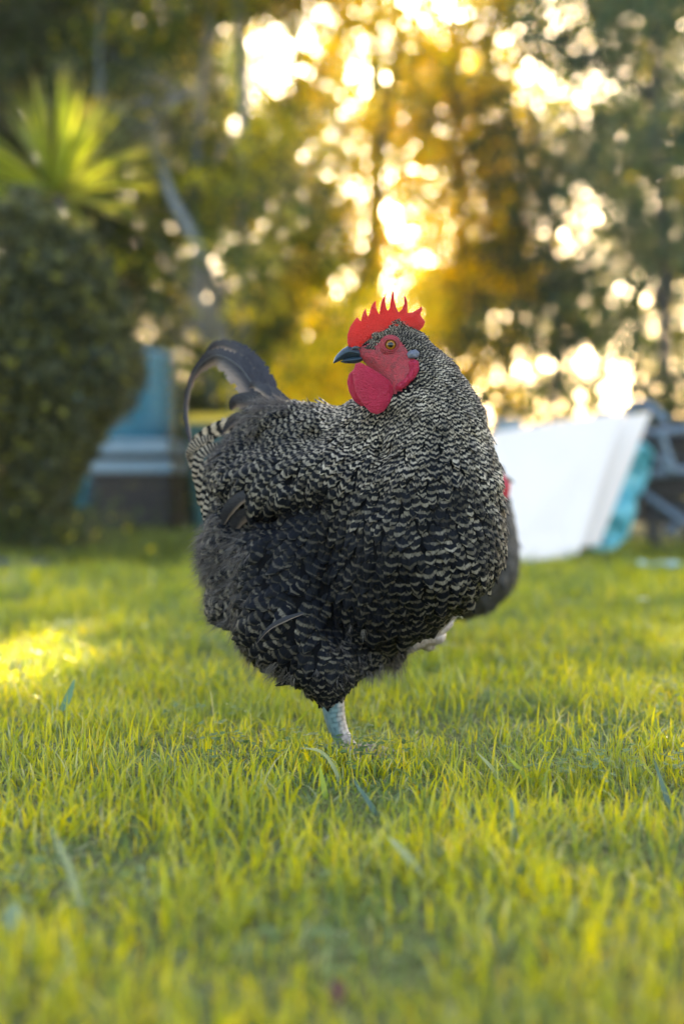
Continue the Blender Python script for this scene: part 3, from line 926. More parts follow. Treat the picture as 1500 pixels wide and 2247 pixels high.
    for (L, w_) in [([(620, 890, 1.97), (585, 860, 1.99), (560, 845, 2.01), (545, 850, 2.02)], .007), ([(640, 885, 1.96), (605, 862, 1.98), (580, 850, 2.0), (566, 842, 2.01)], .006),
                    ([(585, 935, 1.985), (540, 915, 2.01), (510, 925, 2.03), (488, 950, 2.04)], .008), ([(600, 950, 1.97), (550, 940, 1.99), (515, 955, 2.01), (495, 985, 2.02)], .008)]:
        vane('tail_covert', W(L), [w_ * .5, w_, w_, w_ * .2], [w_ * .5, w_, w_, w_ * .2], m_quill, nseg=26, fray=.10)
    # saddle feathers hanging over the rump, left edge
    k = 0
    for (x0, y0, x1, y1, x2, y2, Yq, w_) in [(500, 985, 450, 1030, 437, 1110, 2.01, .0075), (515, 1000, 458, 1060, 450, 1150, 2.00, .0075), (480, 975, 440, 1000, 430, 1070, 2.03, .007),
                                   (530, 1010, 480, 1080, 470, 1165, 1.98, .0075), (545, 985, 500, 1050, 492, 1130, 1.97, .007), (470, 960, 428, 975, 412, 1010, 2.07, .006), (505, 1030, 462, 1090, 458, 1175, 1.985, .007)]:
        vane('saddle_feather', W([(x0, y0, Yq), ((x0 + x1) / 2, (y0 + y1) / 2 - 4, Yq - .01), (x1, y1, Yq - .012), ((x1 + x2) / 2 - 4, (y1 + y2) / 2, Yq - .010), (x2, y2, Yq)]),
             [w_ * .5, w_, w_, w_, w_ * .2], [w_ * .5, w_, w_, w_, w_ * .2], m_feather, nseg=40, per=11.0 + k * .37, fray=.08)
        k += 1
    # wing quills showing at the folded wing
    for (L, w_) in [([(650, 1000, 1.865), (570, 1035, 1.90), (500, 1075, 1.94), (478, 1130, 1.965)], .011), ([(640, 1040, 1.86), (560, 1070, 1.895), (505, 1120, 1.93), (488, 1165, 1.955)], .011),
                    ([(660, 1070, 1.853), (590, 1090, 1.88), (530, 1130, 1.915), (505, 1178, 1.94)], .012)]:
        vane('wing_feather', W(L), [w_ * .5, w_, w_, w_ * .3], [w_ * .5, w_, w_, w_ * .3], m_quill, nseg=30)
    vane('thigh_feather', W([(665, 1345, 1.815), (625, 1360, 1.81), (590, 1380, 1.81), (563, 1412, 1.815)]), [.002, .004, .003, .0003], [.0015, .003, .002, .0003], m_quill, nseg=24)
    vane('wing_feather', W([(560, 1080, 1.90), (530, 1095, 1.90), (505, 1120, 1.91), (490, 1150, 1.93)]), [.006, .010, .010, .003], [.004, .006, .006, .002], m_quill, nseg=24)

    # comb ---------------------------------------------------------------
    comb = [(215, 545), (203, 500), (205, 450), (225, 390), (255, 345), (277, 318), (292, 335), (305, 350), (312, 310), (325, 275), (343, 252), (347, 290), (356, 318), (368, 285), (380, 240), (398, 210), (416, 196), (416, 240), (426, 280), (440, 298), (445, 250), (458, 190), (484, 153), (482, 200), (490, 250), (502, 275), (514, 255), (522, 190), (535, 122), (549, 140), (549, 190), (562, 245), (580, 284), (604, 262), (622, 215), (617, 158), (634, 172), (645, 215), (645, 288), (680, 285), (720, 262), (748, 238), (754, 262), (738, 298), (752, 322), (775, 352), (764, 385), (735, 418), (700, 430), (650, 425), (560, 440), (470, 470), (390, 500), (320, 545), (260, 560)]
    pl = np.array([P(*Z(x, y), HY) for x, y in comb])
    v, q = inflate(pl, HY, .0042, .0007, D=.007)
    v = relax(v, q, 3, .5)
    m_comb = mat_skin_red('comb_skin', (0.60, 0.045, 0.035), (0.85, 0.11, 0.08), 600.0, trans=.5, bump=1.0, bdist=.003)
    m_watt = mat_skin_red('wattle_skin', (0.48, 0.012, 0.050), (0.64, 0.028, 0.095), 600.0, rough=.4, trans=.25, bump=1.0, bdist=.002)
    mk('comb', v, q, m_comb, root)
    # small feathers creeping up the side of the comb
    m2 = 520
    bx = rng.uniform(380, 670, m2); by = 455 - 100 * np.exp(-((bx - 560) / 75) ** 2) * rng.uniform(0, 1, m2) - (bx - 380) * .06 + rng.uniform(-8, 14, m2)
    rt = np.array([P(*Z(a, b_), HY - .0052 - .010 * min(1.5, max(0, (b_ - 385) / 60))) for a, b_ in zip(bx, by)])
    dr = np.stack([rng.normal(.9, .25, m2), rng.normal(-.25, .15, m2), rng.normal(.15, .35, m2)], 1); dr /= np.linalg.norm(dr, axis=1)[:, None]
    vv, ff, uu = strands(rt, dr, np.full(m2, .0065) * rng.uniform(.6, 1.3, m2), np.full(m2, .0021), rng, 0, .1)
    mk('crest_feathers', vv, ff, m_feather, root, {'bars': np.stack([uu[:, 0] * .2, uu[:, 1] * 2 + uu[:, 0] * 3], 1), 'tone': np.tile([.55, 1.2], (len(vv), 1))})

    fy_ = np.unique(Q[fm].ravel()); fi_ = rng.choice(fy_, 700)
    dfl = Dt[fi_] + N[fi_] * .5 + rng.normal(0, .3, (700, 3)); dfl /= np.linalg.norm(dfl, axis=1, keepdims=True)
    vv, ff, uu = strands(V[fi_] + rng.normal(0, .0015, (700, 3)), dfl, rng.uniform(.002, .0055, 700), np.full(700, .00045), rng, .1, .2)
    mk('face_bristles', vv, ff, mat_hair('bristle', (.012, .008, .008), (.10, .05, .05)), root, {'UVMap': uu})
    # wattles -------------------------------------------------------------
    w1 = [(262, 668), (300, 660), (360, 690), (440, 740), (510, 790), (545, 845), (540, 895), (510, 960), (470, 1015), (420, 1040), (370, 1025), (320, 970), (275, 900), (250, 820), (244, 740)]
    pl = np.array([P(*Z(x, y), HY) for x, y in w1])
    cur = lambda x, z: HY - .020 - .004 * np.cos((x - pl[:, 0].mean()) * 55)
    v, q = inflate(pl, HY, .0042, .0009, D=.010, curv=cur)
    mk('wattle', relax(v, q, 3), q, m_watt, root)
    w2 = [(258, 690), (290, 680), (340, 740), (350, 850), (345, 960), (310, 975), (250, 930), (215, 860), (201, 790), (215, 735)]
    pl2 = np.array([P(*Z(x, y), HY) for x, y in w2])
    v, q = inflate(pl2, HY, .0042, .0009, D=.010, curv=lambda x, z: HY + .004 + 0 * x)
    mk('wattle', relax(v, q, 3), q, m_watt, root)
    # red lobe under the ear and the fold along the jaw
    w3 = [(640, 655), (690, 640), (722, 660), (722, 720), (695, 775), (640, 830), (585, 868), (545, 860), (560, 820), (620, 780), (650, 730)]
    pl3 = np.array([P(*Z(x, y), HY) for x, y in w3])
    v, q = inflate(pl3, HY, .0045, .0009, D=.006, curv=lambda x, z: surfY(x, z) - .0015)
    mk('earlobe', relax(v, q, 3), q, m_watt, root)
    w4 = [(630, 600), (655, 575), (700, 568), (726, 590), (718, 625), (680, 640), (640, 635)]
    pl4 = np.array([P(*Z(x, y), HY) for x, y in w4])
    v, q = inflate(pl4, HY, .0040, .0009, D=.006, curv=lambda x, z: surfY(x, z) - .0025)
    e_ = mk('ear_patch', relax(v, q, 3), q, mat_plain('ear_skin', (.05, .055, .08), (.17, .16, .21), 120.0, .35, .6, .002), root)

    # beak ------------------------------------------------------------------
    tb = NT('beak_horn')
    pos = tb.n('ShaderNodeNewGeometry').outputs['Position']
    nzb = tb.noise(140.0, 4.0, tb.n('ShaderNodeMapping', {'Vector': pos, 'Scale': (0.35, 1, 1)}).outputs[0], .6)
    cb = tb.mix(nzb, (.006, .013, .022), (.035, .055, .075))
    m_beak = tb.finish(tb.n('ShaderNodeBsdfPrincipled', {'Base Color': cb, 'Roughness': .34, 'Specular IOR Level': .35, 'Coat Weight': .1, 'Normal': tb.bump(nzb, .15, .001)}).outputs[0])
    bu = [(100, 662), (104, 640), (115, 612), (140, 580), (172, 550), (208, 530), (245, 536), (300, 560), (335, 590), (352, 606), (300, 612), (250, 616), (200, 622), (160, 636), (125, 652)]
    pb = np.array([P(*Z(x, y), HY) for x, y in bu])
    v, q = inflate(pb, HY, .0105, .0006, D=.0105, power=.62)
    mk('upper_beak', relax(v, q, 4), q, m_beak, root)
    bl = [(150, 648), (180, 626), (230, 612), (300, 604), (350, 604), (330, 632), (285, 655), (250, 660), (190, 658)]
    pb = np.array([P(*Z(x, y), HY) for x, y in bl])
    v, q = inflate(pb, HY, .0075, .0006, D=.0060, power=.6)
    mk('lower_beak', relax(v, q, 4), q, m_beak, root)
    mb = MB(); mb.tube(catmull([P(*Z(238, 556), HY - .0112), P(*Z(262, 545), HY - .0116), P(*Z(300, 542), HY - .0125)], 10), [.0006, .0013, .0019, .0022, .0024, .0024, .0022, .0018, .0012, .0006], 8)
    mb.build('nostril', mat_plain('nostril_horn', (.01, .012, .018), (.03, .04, .055), 300.0, .3), root)
    # eye -------------------------------------------------------------------
    te = NT('eye')
    oc = te.n('ShaderNodeTexCoord').outputs['Object']
    sp_ = te.n('ShaderNodeSeparateXYZ', {0: oc})
    rr = te.math('SQRT', te.math('ADD', te.math('POWER', sp_.outputs[0], 2.0), te.math('POWER', sp_.outputs[2], 2.0)))
    rr = te.math('MULTIPLY', rr, 100.0)
    ce = te.ramp(rr, [(0.0, (.003, .003, .003)), (.285, (.003, .003, .003)), (.32, (.09, .028, .004)), (.42, (.25, .095, .006)), (.54, (.26, .10, .008)), (.63, (.05, .014, .006)), (1.0, (.02, .01, .01))])
    m_eye = te.finish(te.n('ShaderNodeBsdfPrincipled', {'Base Color': ce, 'Roughness': .12, 'Specular IOR Level': .25, 'Coat Weight': .25, 'Coat Roughness': .03}).outputs[0])
    ec = P(*Z(516, 536), HY)
    surf = HY
    ys = np.linspace(HY - .06, HY, 200); g = S(np.stack([np.full(200, ec[0]), ys, np.full(200, ec[2])], 1))
    ysurf = ys[np.argmax(g < 0)]
    for sgn in (-1, 1):
        yc = ysurf if sgn < 0 else 2 * HY - ysurf
        th = np.linspace(0, math.pi, 17)
        pr_ = np.stack([.0082 * np.sin(th), .0062 * np.cos(th)], 1)
        mb = MB(); mb.lathe((0, 0, 0), pr_, 28)
        vv = np.concatenate(mb.v); vv = vv[:, [0, 2, 1]]; vv[:, 0] *= 1
        mb.v = [vv]
        o = mb.build('eye', m_eye)
        o.parent = root
        o.location = Vector((ec[0], yc - sgn * -.0014 if sgn > 0 else yc + .0014, ec[2])) - root.location
        mb = MB()
        a_ = np.linspace(0, 2 * math.pi, 30)
        for rad_, tk, dy_ in ((.0078, .0012, -.0035), (.0100, .0015, -.0022), (.0122, .0012, -.0004)):
            ring = np.stack([rad_ * 1.04 * np.cos(a_), np.full(30, sgn * -dy_ * 1.0), rad_ * np.sin(a_) * .96], 1) + np.array([ec[0], yc, ec[2]])
            mb.tube(ring, tk, 8, cap=False)
        mb.build('eyelid', m_face, root)

    # legs ------------------------------------------------------------------
    tl = NT('scaly_leg')
    s2 = tl.n('ShaderNodeSeparateXYZ', {0: tl.n('ShaderNodeUVMap', uv_map='UVMap').outputs[0]})
    br_ = tl.n('ShaderNodeTexBrick', {'Vector': tl.n('ShaderNodeCombineXYZ', {0: tl.math('MULTIPLY_ADD', tl.noise(120.0, 2.0), .5, tl.math('MULTIPLY', s2.outputs[0], 6.0)), 1: tl.math('MULTIPLY_ADD', tl.noise(90.0, 2.0), .9, tl.math('MULTIPLY', s2.outputs[1], 150.0)), 2: 0.0}).outputs[0],
                'Scale': 1.0, 'Mortar Size': .05, 'Mortar Smooth': .9, 'Brick Width': 1.0, 'Row Height': 1.0, 'Color1': (.42, .33, .29), 'Color2': (.30, .23, .21), 'Mortar': (.12, .095, .085)})
    pos = tl.n('ShaderNodeNewGeometry').outputs['Position']
    nl = tl.noise(70.0, 4.0, pos, .6)
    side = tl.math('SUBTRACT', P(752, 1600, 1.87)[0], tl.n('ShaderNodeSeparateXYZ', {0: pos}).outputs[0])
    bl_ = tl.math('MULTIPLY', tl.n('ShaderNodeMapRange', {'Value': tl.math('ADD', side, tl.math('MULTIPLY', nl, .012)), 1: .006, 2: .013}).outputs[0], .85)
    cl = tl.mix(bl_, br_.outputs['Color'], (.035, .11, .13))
    cl = tl.mix(tl.math('MULTIPLY', tl.math('SUBTRACT', nl, .5, clamp=True), 2.0), cl, (.16, .12, .10))
    hgt = tl.math('SUBTRACT', 1.0, br_.outputs['Fac'])
    m_leg = tl.finish(tl.n('ShaderNodeBsdfPrincipled', {'Base Color': cl, 'Roughness': .45, 'Normal': tl.bump(hgt, .8, .0010)}).outputs[0])
    m_claw = mat_plain('claw_horn', (.25, .22, .19), (.5, .46, .42), 200.0, .35)
    foot = P(762, 1640, 1.865)
    foot[2] = .002
    mb = MB()
    top = P(728, 1520, 1.868)
    mb.tube(catmull([top + [0, 0, .012], P(732, 1560, 1.868), P(742, 1600, 1.867), foot + [-.003, 0, .010], foot + [.003, -.002, -.002]], 26),
            np.interp(np.linspace(0, 1, 26), [0, .2, .6, .85, 1], [.0150, .0150, .0118, .0125, .0115]), 18)
    lg = mb.build('leg', m_leg, root)
    toes = [((.014, -.060), .0068), ((.056, -.050), .0072), ((.066, -.004), .0065), ((-.038, .024), .0055)]
    for (dx, dy), r0 in toes:
        mb = MB()
        pts = catmull([foot + [0, 0, .002], foot + [dx * .4, dy * .4, .004], foot + [dx * .75, dy * .75, .000], foot + [dx, dy, -.002]], 14)
        mb.tube(pts, r0 * np.interp(np.linspace(0, 1, 14), [0, .3, .35, .6, .65, 1], [1.15, 1.0, .9, .95, .8, .62]), 10)
        tobj = mb.build('toe', m_leg, root)
        mb = MB(); e0 = pts[-1]; dv = (pts[-1] - pts[-2]); dv /= np.linalg.norm(dv)
        mb.tube(catmull([e0 - dv * .002, e0 + dv * .008 + [0, 0, .001], e0 + dv * .016 + [0, 0, -.006]], 8), np.linspace(r0 * .6, .0006, 8), 8)
        mb.build('claw', m_claw, tobj)
    # raised leg with half curled toes
    mb = MB()
    k0, k1 = P(862, 1425, 1.975), P(938, 1398, 1.985)
    mb.tube(catmull([k0, (k0 + k1) / 2 + [0, 0, -.002], k1], 16), np.linspace(.0125, .0105, 16), 14)
    lg2 = mb.build('leg', m_leg, root)
    tips = [[(935, 1398, 1.985), (962, 1372, 1.975), (985, 1352, 1.97), (997, 1350, 1.972)], [(938, 1400, 1.985), (955, 1388, 1.99), (972, 1378, 2.0), (986, 1366, 2.01)],
            [(935, 1400, 1.985), (955, 1402, 1.99), (966, 1398, 2.0), (968, 1388, 2.01)], [(935, 1398, 1.985), (930, 1410, 1.99), (940, 1418, 2.0), (950, 1414, 2.0)]]
    for L in tips:
        pts = catmull(W(L), 14)
        mb = MB(); mb.tube(pts, np.linspace(.0098, .0066, 14), 10)
        tobj = mb.build('toe', m_leg, root)
        mb = MB(); e0 = pts[-1]; dv = (pts[-1] - pts[-2]); dv /= np.linalg.norm(dv)
        mb.tube(catmull([e0 - dv * .002, e0 + dv * .007, e0 + dv * .012 + [0, 0, -.005]], 8), np.linspace(.0042, .0006, 8), 8)
        mb.build('claw', m_claw, tobj)
    return root
make_rooster()

# ------------------------------------------------------------------ hen behind the rooster
def make_hen():
    rng = np.random.default_rng(21)
    root = thing('hen', (P(860, 1437, 2.9)[0], 2.9, 0), 'plain dark grey hen behind the rooster with only breast and red face showing', 'hen')
    S = SDF(60.0)
    def c(p, q, ra, rb): S.cap(P(*p), P(*q), ra, rb)
    c((860, 1190, 3.02), (1006, 1224, 2.88), .090, .112)
    c((1008, 1218, 2.88), (1030, 1150, 2.86), .110, .082)
    c((1010, 1150, 2.86), (1050, 1085, 2.84), .070, .036)
    c((1050, 1085, 2.84), (1072, 1045, 2.82), .034, .028)
    c((860, 1190, 3.02), (740, 1130, 3.10), .080, .035)
    c((880, 1270, 2.95), (905, 1370, 2.92), .075, .040)
    c((900, 1270, 3.04), (930, 1365, 3.02), .070, .040)
    V, Q = S.mesh(.006)
    mk('body', V, Q, mat_plain('hen_down', (.030, .028, .030), (.075, .068, .066), 60.0, .8, .5, .003), root)
    A = [(1072, 1045, 2.82, .1, -.1, -1, .008, .02, .02, .05, .5), (1100, 1150, 2.84, .1, 0, -1, .018, .04, .03, .12, .4), (1000, 1250, 2.80, -.4, .2, -.8, .024, .045, .03, .12, .4),
         (860, 1180, 2.95, -1, .3, -.2, .026, .05, .03, .1, .4), (900, 1350, 2.9, -.2, .1, -1, .022, .04, .03, .1, .45), (740, 1130, 3.1, -1, .3, .1, .022, .06, .03, .1, .4)]
    fld = anchor_field(A, .07)
    D, par = fld(V)
    R, vid = scatter(V, Q, lambda p, i: par[i, 0] * .5, rng, 16000)
    n = len(R); pr = par[vid]
    v, f, ub, ut = coat(S, R, D[vid], pr[:, 0], pr[:, 1], rng.uniform(0, 1, n), pr[:, 2], pr[:, 3], pr[:, 4], rng)
    mk('body_feathers', v, f, mat_feather('grey_hen_feather', True, (.045, .040, .040), (.12, .105, .09)), root, {'bars': ub, 'tone': ut})
    m_red = mat_skin_red('hen_comb_skin', (.60, .02, .05), (.75, .05, .09), 400.0)
    hz = P(1077, 1050, 2.82)
    S2 = SDF(120.0); S2.cap(hz + [.004, -.006, .006], hz + [.020, -.010, -.014], .019, .013); S2.cap(hz + [.02, -.01, -.014], hz + [.024, -.012, -.034], .010, .008)
    v, q = S2.mesh(.003); mk('face', v, q, m_red, root)
    cp = np.array([hz + np.array(o) for o in [(-.03, 0, .018), (-.028, 0, .034), (-.018, 0, .028), (-.012, 0, .040), (-.004, 0, .029), (.004, 0, .040), (.008, 0, .028), (.014, 0, .032), (.016, 0, .018), (.010, 0, .012)]])
    v, q = inflate(cp, hz[1], .003, .0015, D=.006); mk('comb', v, q, m_red, root)
    mb = MB(); mb.tube([hz + [.022, -.012, .0], hz + [.034, -.016, -.002], hz + [.044, -.02, -.009]], [.007, .005, .001], 10); mb.build('beak', mat_plain('hen_beak', (.10, .08, .06), (.2, .16, .12), 100.0, .35), root)
    for x, Yq in ((905, 2.92), (930, 3.02)):
        mb = MB(); t0 = P(x, 1370, Yq); b0 = np.array([t0[0] + .01, Yq, .006])
        mb.tube([t0 + [0, 0, .03], t0, b0], [.012, .010, .009], 10)
        lg = mb.build('leg', mat_plain('hen_leg', (.3, .28, .26), (.5, .47, .44), 120.0, .5), root)
        for dx, dy in ((.05, -.03), (.06, .0), (.045, .03), (-.03, .0)):
            mb = MB(); mb.tube([b0, b0 + [dx * .6, dy * .6, .002], b0 + [dx, dy, -.003]], [.008, .006, .003], 8); mb.build('toe', lg.data.materials[0], lg)
make_hen()

# ------------------------------------------------------------------ foliage
def gap_weight(p):
    """openings in the canopy where shafts of sun reach the lawn: world-space cylinders along the sun direction"""
    keep = np.ones(len(p))
    for q, r, amt in SUN_GAPS:
        d = p - q
        t = d @ SUNV
        dist = np.linalg.norm(d - t[:, None] * SUNV, axis=1)
        keep *= 1 - amt * (1 - smooth(r * .65, r * 1.15, dist)) * (t > .35)
    return keep
SUN_GAPS = [(np.array([-.70, 2.66, 0]), .34, 1), (np.array([-.42, 2.50, 0]), .09, 1), (np.array([.88, 2.95, 0]), .30, 1), (np.array([.10, 2.3, 0.0]), .07, 1), (np.array([-.1, 1.05, 0.0]), .10, 1), (np.array([.55, 2.3, 0.0]), .09, 1),
            (P(170, 330, 7.6), .40, .45), (P(90, 450, 6.4), .50, .95), (P(330, 860, 9.0), .42, 1.0), (P(930, 780, 1.85), .22, .45), (P(350, 900, 9.0), .22, .6), (P(890, 690, 10.5), .55, .40), (P(560, 600, 12.0), .6, .35), (P(1000, 450, 13.0), .7, .30), (P(700, 830, 10.3), .5, .6)]

def leaves_mesh(pos, size, rng, aspect=.5, clump_id=None, up=.15, normal_bias=None):
    n = len(pos)
    d = rng.normal(0, 1, (n, 3)); d[:, 2] -= .25
    d /= np.linalg.norm(d, axis=1)[:, None]
    nn = rng.normal(0, 1, (n, 3))
    if normal_bias is not None: nn = nn + normal_bias
    s = np.cross(d, nn); s /= np.linalg.norm(s, axis=1)[:, None] + 1e-9
    up_ = np.cross(s, d)
    L = size * rng.uniform(.6, 1.3, n)
    W_ = L * aspect * .5
    a = pos - d * (L / 2)[:, None]; b = pos + d * (L / 2)[:, None]
    m = pos - up_ * (L * .08)[:, None]
    V = np.stack([a, m + s * W_[:, None], b, m - s * W_[:, None]], 1).reshape(-1, 3)
    f = (np.arange(n) * 4)[:, None] + np.arange(4)
    r1 = rng.uniform(0, 1, n)
    r2 = rng.uniform(0, 1, n) if clump_id is None else clump_id
    uv = np.repeat(np.stack([r1, r2], 1), 4, axis=0)
    return V, f, uv

m_leafD = mat_leaf('leaf_dark', (.020, .034, .014), (.060, .075, .018), (.42, .38, .02), .14, .45, 2.4)
m_leafM = mat_leaf('leaf_olive', (.035, .060, .012), (.11, .14, .018), (.52, .46, .012), .34, .52, 1.8)
m_leafY = mat_leaf('leaf_gold', (.12, .14, .012), (.34, .32, .012), (.66, .54, .008), .60, .62, 2.2)
m_leafB = mat_leaf('leaf_bluegreen', (.035, .062, .038), (.085, .12, .06), (.30, .28, .06), .12, .45, 1.4)
m_barkG = mat_plain('bark_grey', (.10, .105, .11), (.24, .24, .24), 14.0, .85, .6, .02)
m_barkD = mat_plain('bark_dark', (.035, .032, .032), (.09, .08, .075), 14.0, .9, .6, .02)

def proj1(X):
    c_, s_ = math.cos(PITCH), math.sin(PITCH)
    y, z = X[:, 1], X[:, 2] - CAMZ
    d = y * c_ - z * s_; u = y * s_ + z * c_
    return 750 + FPX * X[:, 0] / d, 1123.5 - FPX * u / d

THIN1, THIN2 = .44, .25
# clearings between the crowns (direction, half sizes, share of twigs kept)
CLEAR = [(1240, 240, 100, 70, .30), (1330, 470, 110, 80, .35), (790, 490, 45, 60, .15), (885, 600, 70, 75, .10), (1240, 830, 190, 75, .16), (1390, 640, 90, 80, .22), (960, -10, 85, 60, .05),
         (740, 30, 30, 40, .6), (330, 85, 40, 35, .40), (1110, 720, 90, 60, .22), (1010, 850, 90, 60, .35), (1250, 490, 40, 35, .2), (730, 160, 40, 25, .6), (170, 10, 45, 25, .4)]

def tree(px, Y, H, trunk_pts, r0, crown, leafm, barkm, label, group, seed, n_cl=90, n_lf=130, lsize=.075, clr=.34, limbs=9, dens_fn=True, cat='tree', name='tree', filler=.55):
    """trunk_pts: list of (px, height) ; crown: list of (px, z, rx, ry, rz) lobes"""
    rng = np.random.default_rng(seed)
    X0 = (px - 750) / FPX * Y
    root = thing(name, (X0, Y, 0), label, cat, group)
    pts = np.array([[(a - 750) / FPX * Y, Y + rng.normal(0, .12), z] for a, z in trunk_pts])
    pts[0, 2] = -.05
    cp = catmull(pts, 40)
    cp[:, :2] += np.stack([vnoise(cp[:, 2] * 1.0 + seed, cp[:, 2] * 0, .5, seed) - .5, vnoise(cp[:, 2] + seed, cp[:, 2] * 0, .5, seed + 1) - .5], 1) * .06 * smooth(.2, 1.0, cp[:, 2])[:, None]
    mb = MB()
    rad = r0 * (1 - .8 * np.linspace(0, 1, 40)) + r0 * .5 * np.exp(-cp[:, 2] / .12)
    mb.tube(cp, rad, 10)
    # clumps
    w = np.array([c[2] * c[3] * c[4] for c in crown]); w = w / w.sum()
    C = []
    for c, ww in zip(crown, w):
        k = max(2, int(n_cl * ww))
        d = rng.normal(0, 1, (k, 3)); d /= np.linalg.norm(d, axis=1)[:, None]
        r = rng.uniform(.1, 1, k) ** (1 / 2.2)
        C.append(np.array([(c[0] - 750) / FPX * Y, Y, c[1]]) + d * r[:, None] * np.array([c[2], c[3], c[4]]))
    C = np.concatenate(C); C[:, 2] = np.maximum(C[:, 2], .25)
    if dens_fn:
        qx, qy = proj1(C); kp = np.ones(len(C))
        for (cx, cy_, rx, ry, sh) in CLEAR:
            g = np.exp(-(((qx - cx) / rx) ** 2 + ((qy - cy_) / ry) ** 2) ** 1.5)
            kp *= 1 - g * (1 - sh)
        C = C[rng.uniform(0, 1, len(C)) < kp]
    # limbs to some clumps
    for k in rng.permutation(len(C))[:limbs]:
        j = int(np.clip(np.searchsorted(cp[:, 2], C[k, 2] - .5), 8, 38))
        s_ = cp[j]; e_ = C[k]
        mid = (s_ + e_) / 2 + rng.normal(0, .12, 3) + [0, 0, .1]
        mb.tube(catmull([s_, mid, e_], 12), np.linspace(rad[j] * .55, .008, 12), 6)
        for q in range(3):
            e2 = e_ + rng.normal(0, clr * .8, 3)
            mb.tube(catmull([mid * .4 + e_ * .6, (mid + e2) / 2 * .3 + e_ * .7, e2], 6), np.linspace(.012, .004, 6), 5)
    mb.build('trunk', barkm, root)
    # foliage hangs in small sprays gathered round the clump centres, plus loose sprays through the crown
    PER = 20
    n = np.maximum(1, (n_lf / PER * rng.uniform(.4, 1.6, len(C))).astype(int))
    cid = np.repeat(rng.uniform(0, 1, len(C)), n)
    cr = np.repeat(clr * rng.uniform(.6, 1.35, len(C)), n)
    sp_ = np.repeat(C, n, axis=0) + rng.normal(0, 1, (n.sum(), 3)) * cr[:, None] * np.array([.62, .62, .50])
    nf = int(len(sp_) * filler)
    d = rng.normal(0, 1, (nf, 3)); d /= np.linalg.norm(d, axis=1)[:, None]
    cc_ = np.array(crown, float)[rng.choice(len(crown), nf, p=w)]
    q = np.stack([(cc_[:, 0] - 750) / FPX * Y, np.full(nf, Y), cc_[:, 1]], 1) + d * (rng.uniform(0, 1, nf) ** .4)[:, None] * cc_[:, 2:5] * 1.05
    fx, fy = proj1(q); kp = np.ones(nf)
    if dens_fn:
        for (cx, cy_, rx, ry, sh) in CLEAR:
            kp *= 1 - np.exp(-(((fx - cx) / rx) ** 2 + ((fy - cy_) / ry) ** 2) ** 1.5) * (1 - sh) * .8
    q = q[rng.uniform(0, 1, nf) < kp]
    sp_ = np.concatenate([sp_, q]); cid = np.concatenate([cid, rng.uniform(0, 1, len(q))])
    pg = sp_ - SUNV * (sp_[:, 2] / SUNV[2])[:, None]           # where this spray's shadow falls on the lawn
    win = smooth(1.5, .8, np.abs(pg[:, 0] - .05)) * smooth(-1.2, -.2, pg[:, 1])
    thin = 1 - win * (THIN1 * smooth(3.6, 2.6, pg[:, 1]) + THIN2 * smooth(7.0, 5.0, pg[:, 1]) * smooth(2.6, 3.6, pg[:, 1]))
    fx, fy = proj1(sp_)
    thin = thin * (1 - .60 * smooth(-90, -190, fy) * smooth(250, 450, fx))
    if Y < 10: thin = 1
    thin = thin * gap_weight(sp_)
    m = (rng.uniform(0, 1, len(sp_)) < thin) & (sp_[:, 2] > .05) & (sp_[:, 2] < H + 1)
    sp_, cid = sp_[m], cid[m]
    k = len(sp_)
    p = np.repeat(sp_, PER, axis=0) + rng.normal(0, 1, (k * PER, 3)) * np.repeat(rng.uniform(.7, 1.3, k), PER)[:, None] * lsize * np.array([1.25, 1.25, .9])
    cid = np.repeat(np.clip(cid + rng.normal(0, .12, k), 0, 1), PER)
    m = p[:, 2] > .02
    p, cid = p[m], cid[m]
    v, f, uv = leaves_mesh(p, lsize, rng, .55, cid)
    mk('crown', v, f, leafm, root, {'rnd': uv}, smooth_sh=False)
    return root

G1 = 'trees along the back of the garden'
# left wall of dense trees
tree(-60, 12.5, 8, [(-60, 0), (-40, 2.5), (0, 5.5)], .14, [(-80, 4.2, 1.2, 1.2, 2.6), (60, 6.2, 1.3, 1.2, 1.4), (80, 2.8, .9, 1., 1.6)], m_leafD, m_barkD, 'dense dark tree at the left edge behind the spiky plant', G1, 1, 190, 170, .085)
tree(240, 13.2, 8, [(250, 0), (235, 3), (260, 6)], .11, [(200, 4.6, 1.2, 1.2, 2.2), (300, 3.0, 1.1, 1.1, 1.7), (260, 1.4, 1.0, 1., 1.0)], m_leafD, m_barkG, 'dense dark tree above the teal water tank', G1, 2, 180, 140, .085)
tree(436, 12.0, 7.5, [(505, 0), (455, 1.6), (432, 2.9), (462, 4.6), (455, 6)], .070, [(440, 4.9, 1.0, 1.2, 1.8), (400, 6.6, 1.2, 1.2, 1.2), (480, 2.3, .8, 1.4, 1.4)], m_leafM, m_barkG, 'slim grey trunked tree, left one of the pale pair above the rooster tail', G1, 3, 140, 130)
tree(528, 11.5, 7.5, [(545, 0), (538, 1.6), (530, 3.2), (520, 5), (525, 7)], .075, [(530, 5.6, 1.1, 1.2, 1.6), (620, 6.6, 1.3, 1.2, 1.1), (600, 2.0, .7, 1.4, 1.3)], m_leafM, m_barkG, 'slim straight grey trunked tree, right one of the pale pair above the rooster tail', G1, 4, 150, 130)
tree(640, 13.8, 8, [(640, 0), (650, 2.5), (640, 6)], .09, [(640, 5.0, 1.2, 1.1, 1.9), (600, 2.8, 1.0, 1.1, 1.5), (650, 1.2, 1.0, 1.0, .9)], m_leafM, m_barkG, 'olive leaved tree behind the pale pair of trunks', G1, 5, 150, 120, .08)
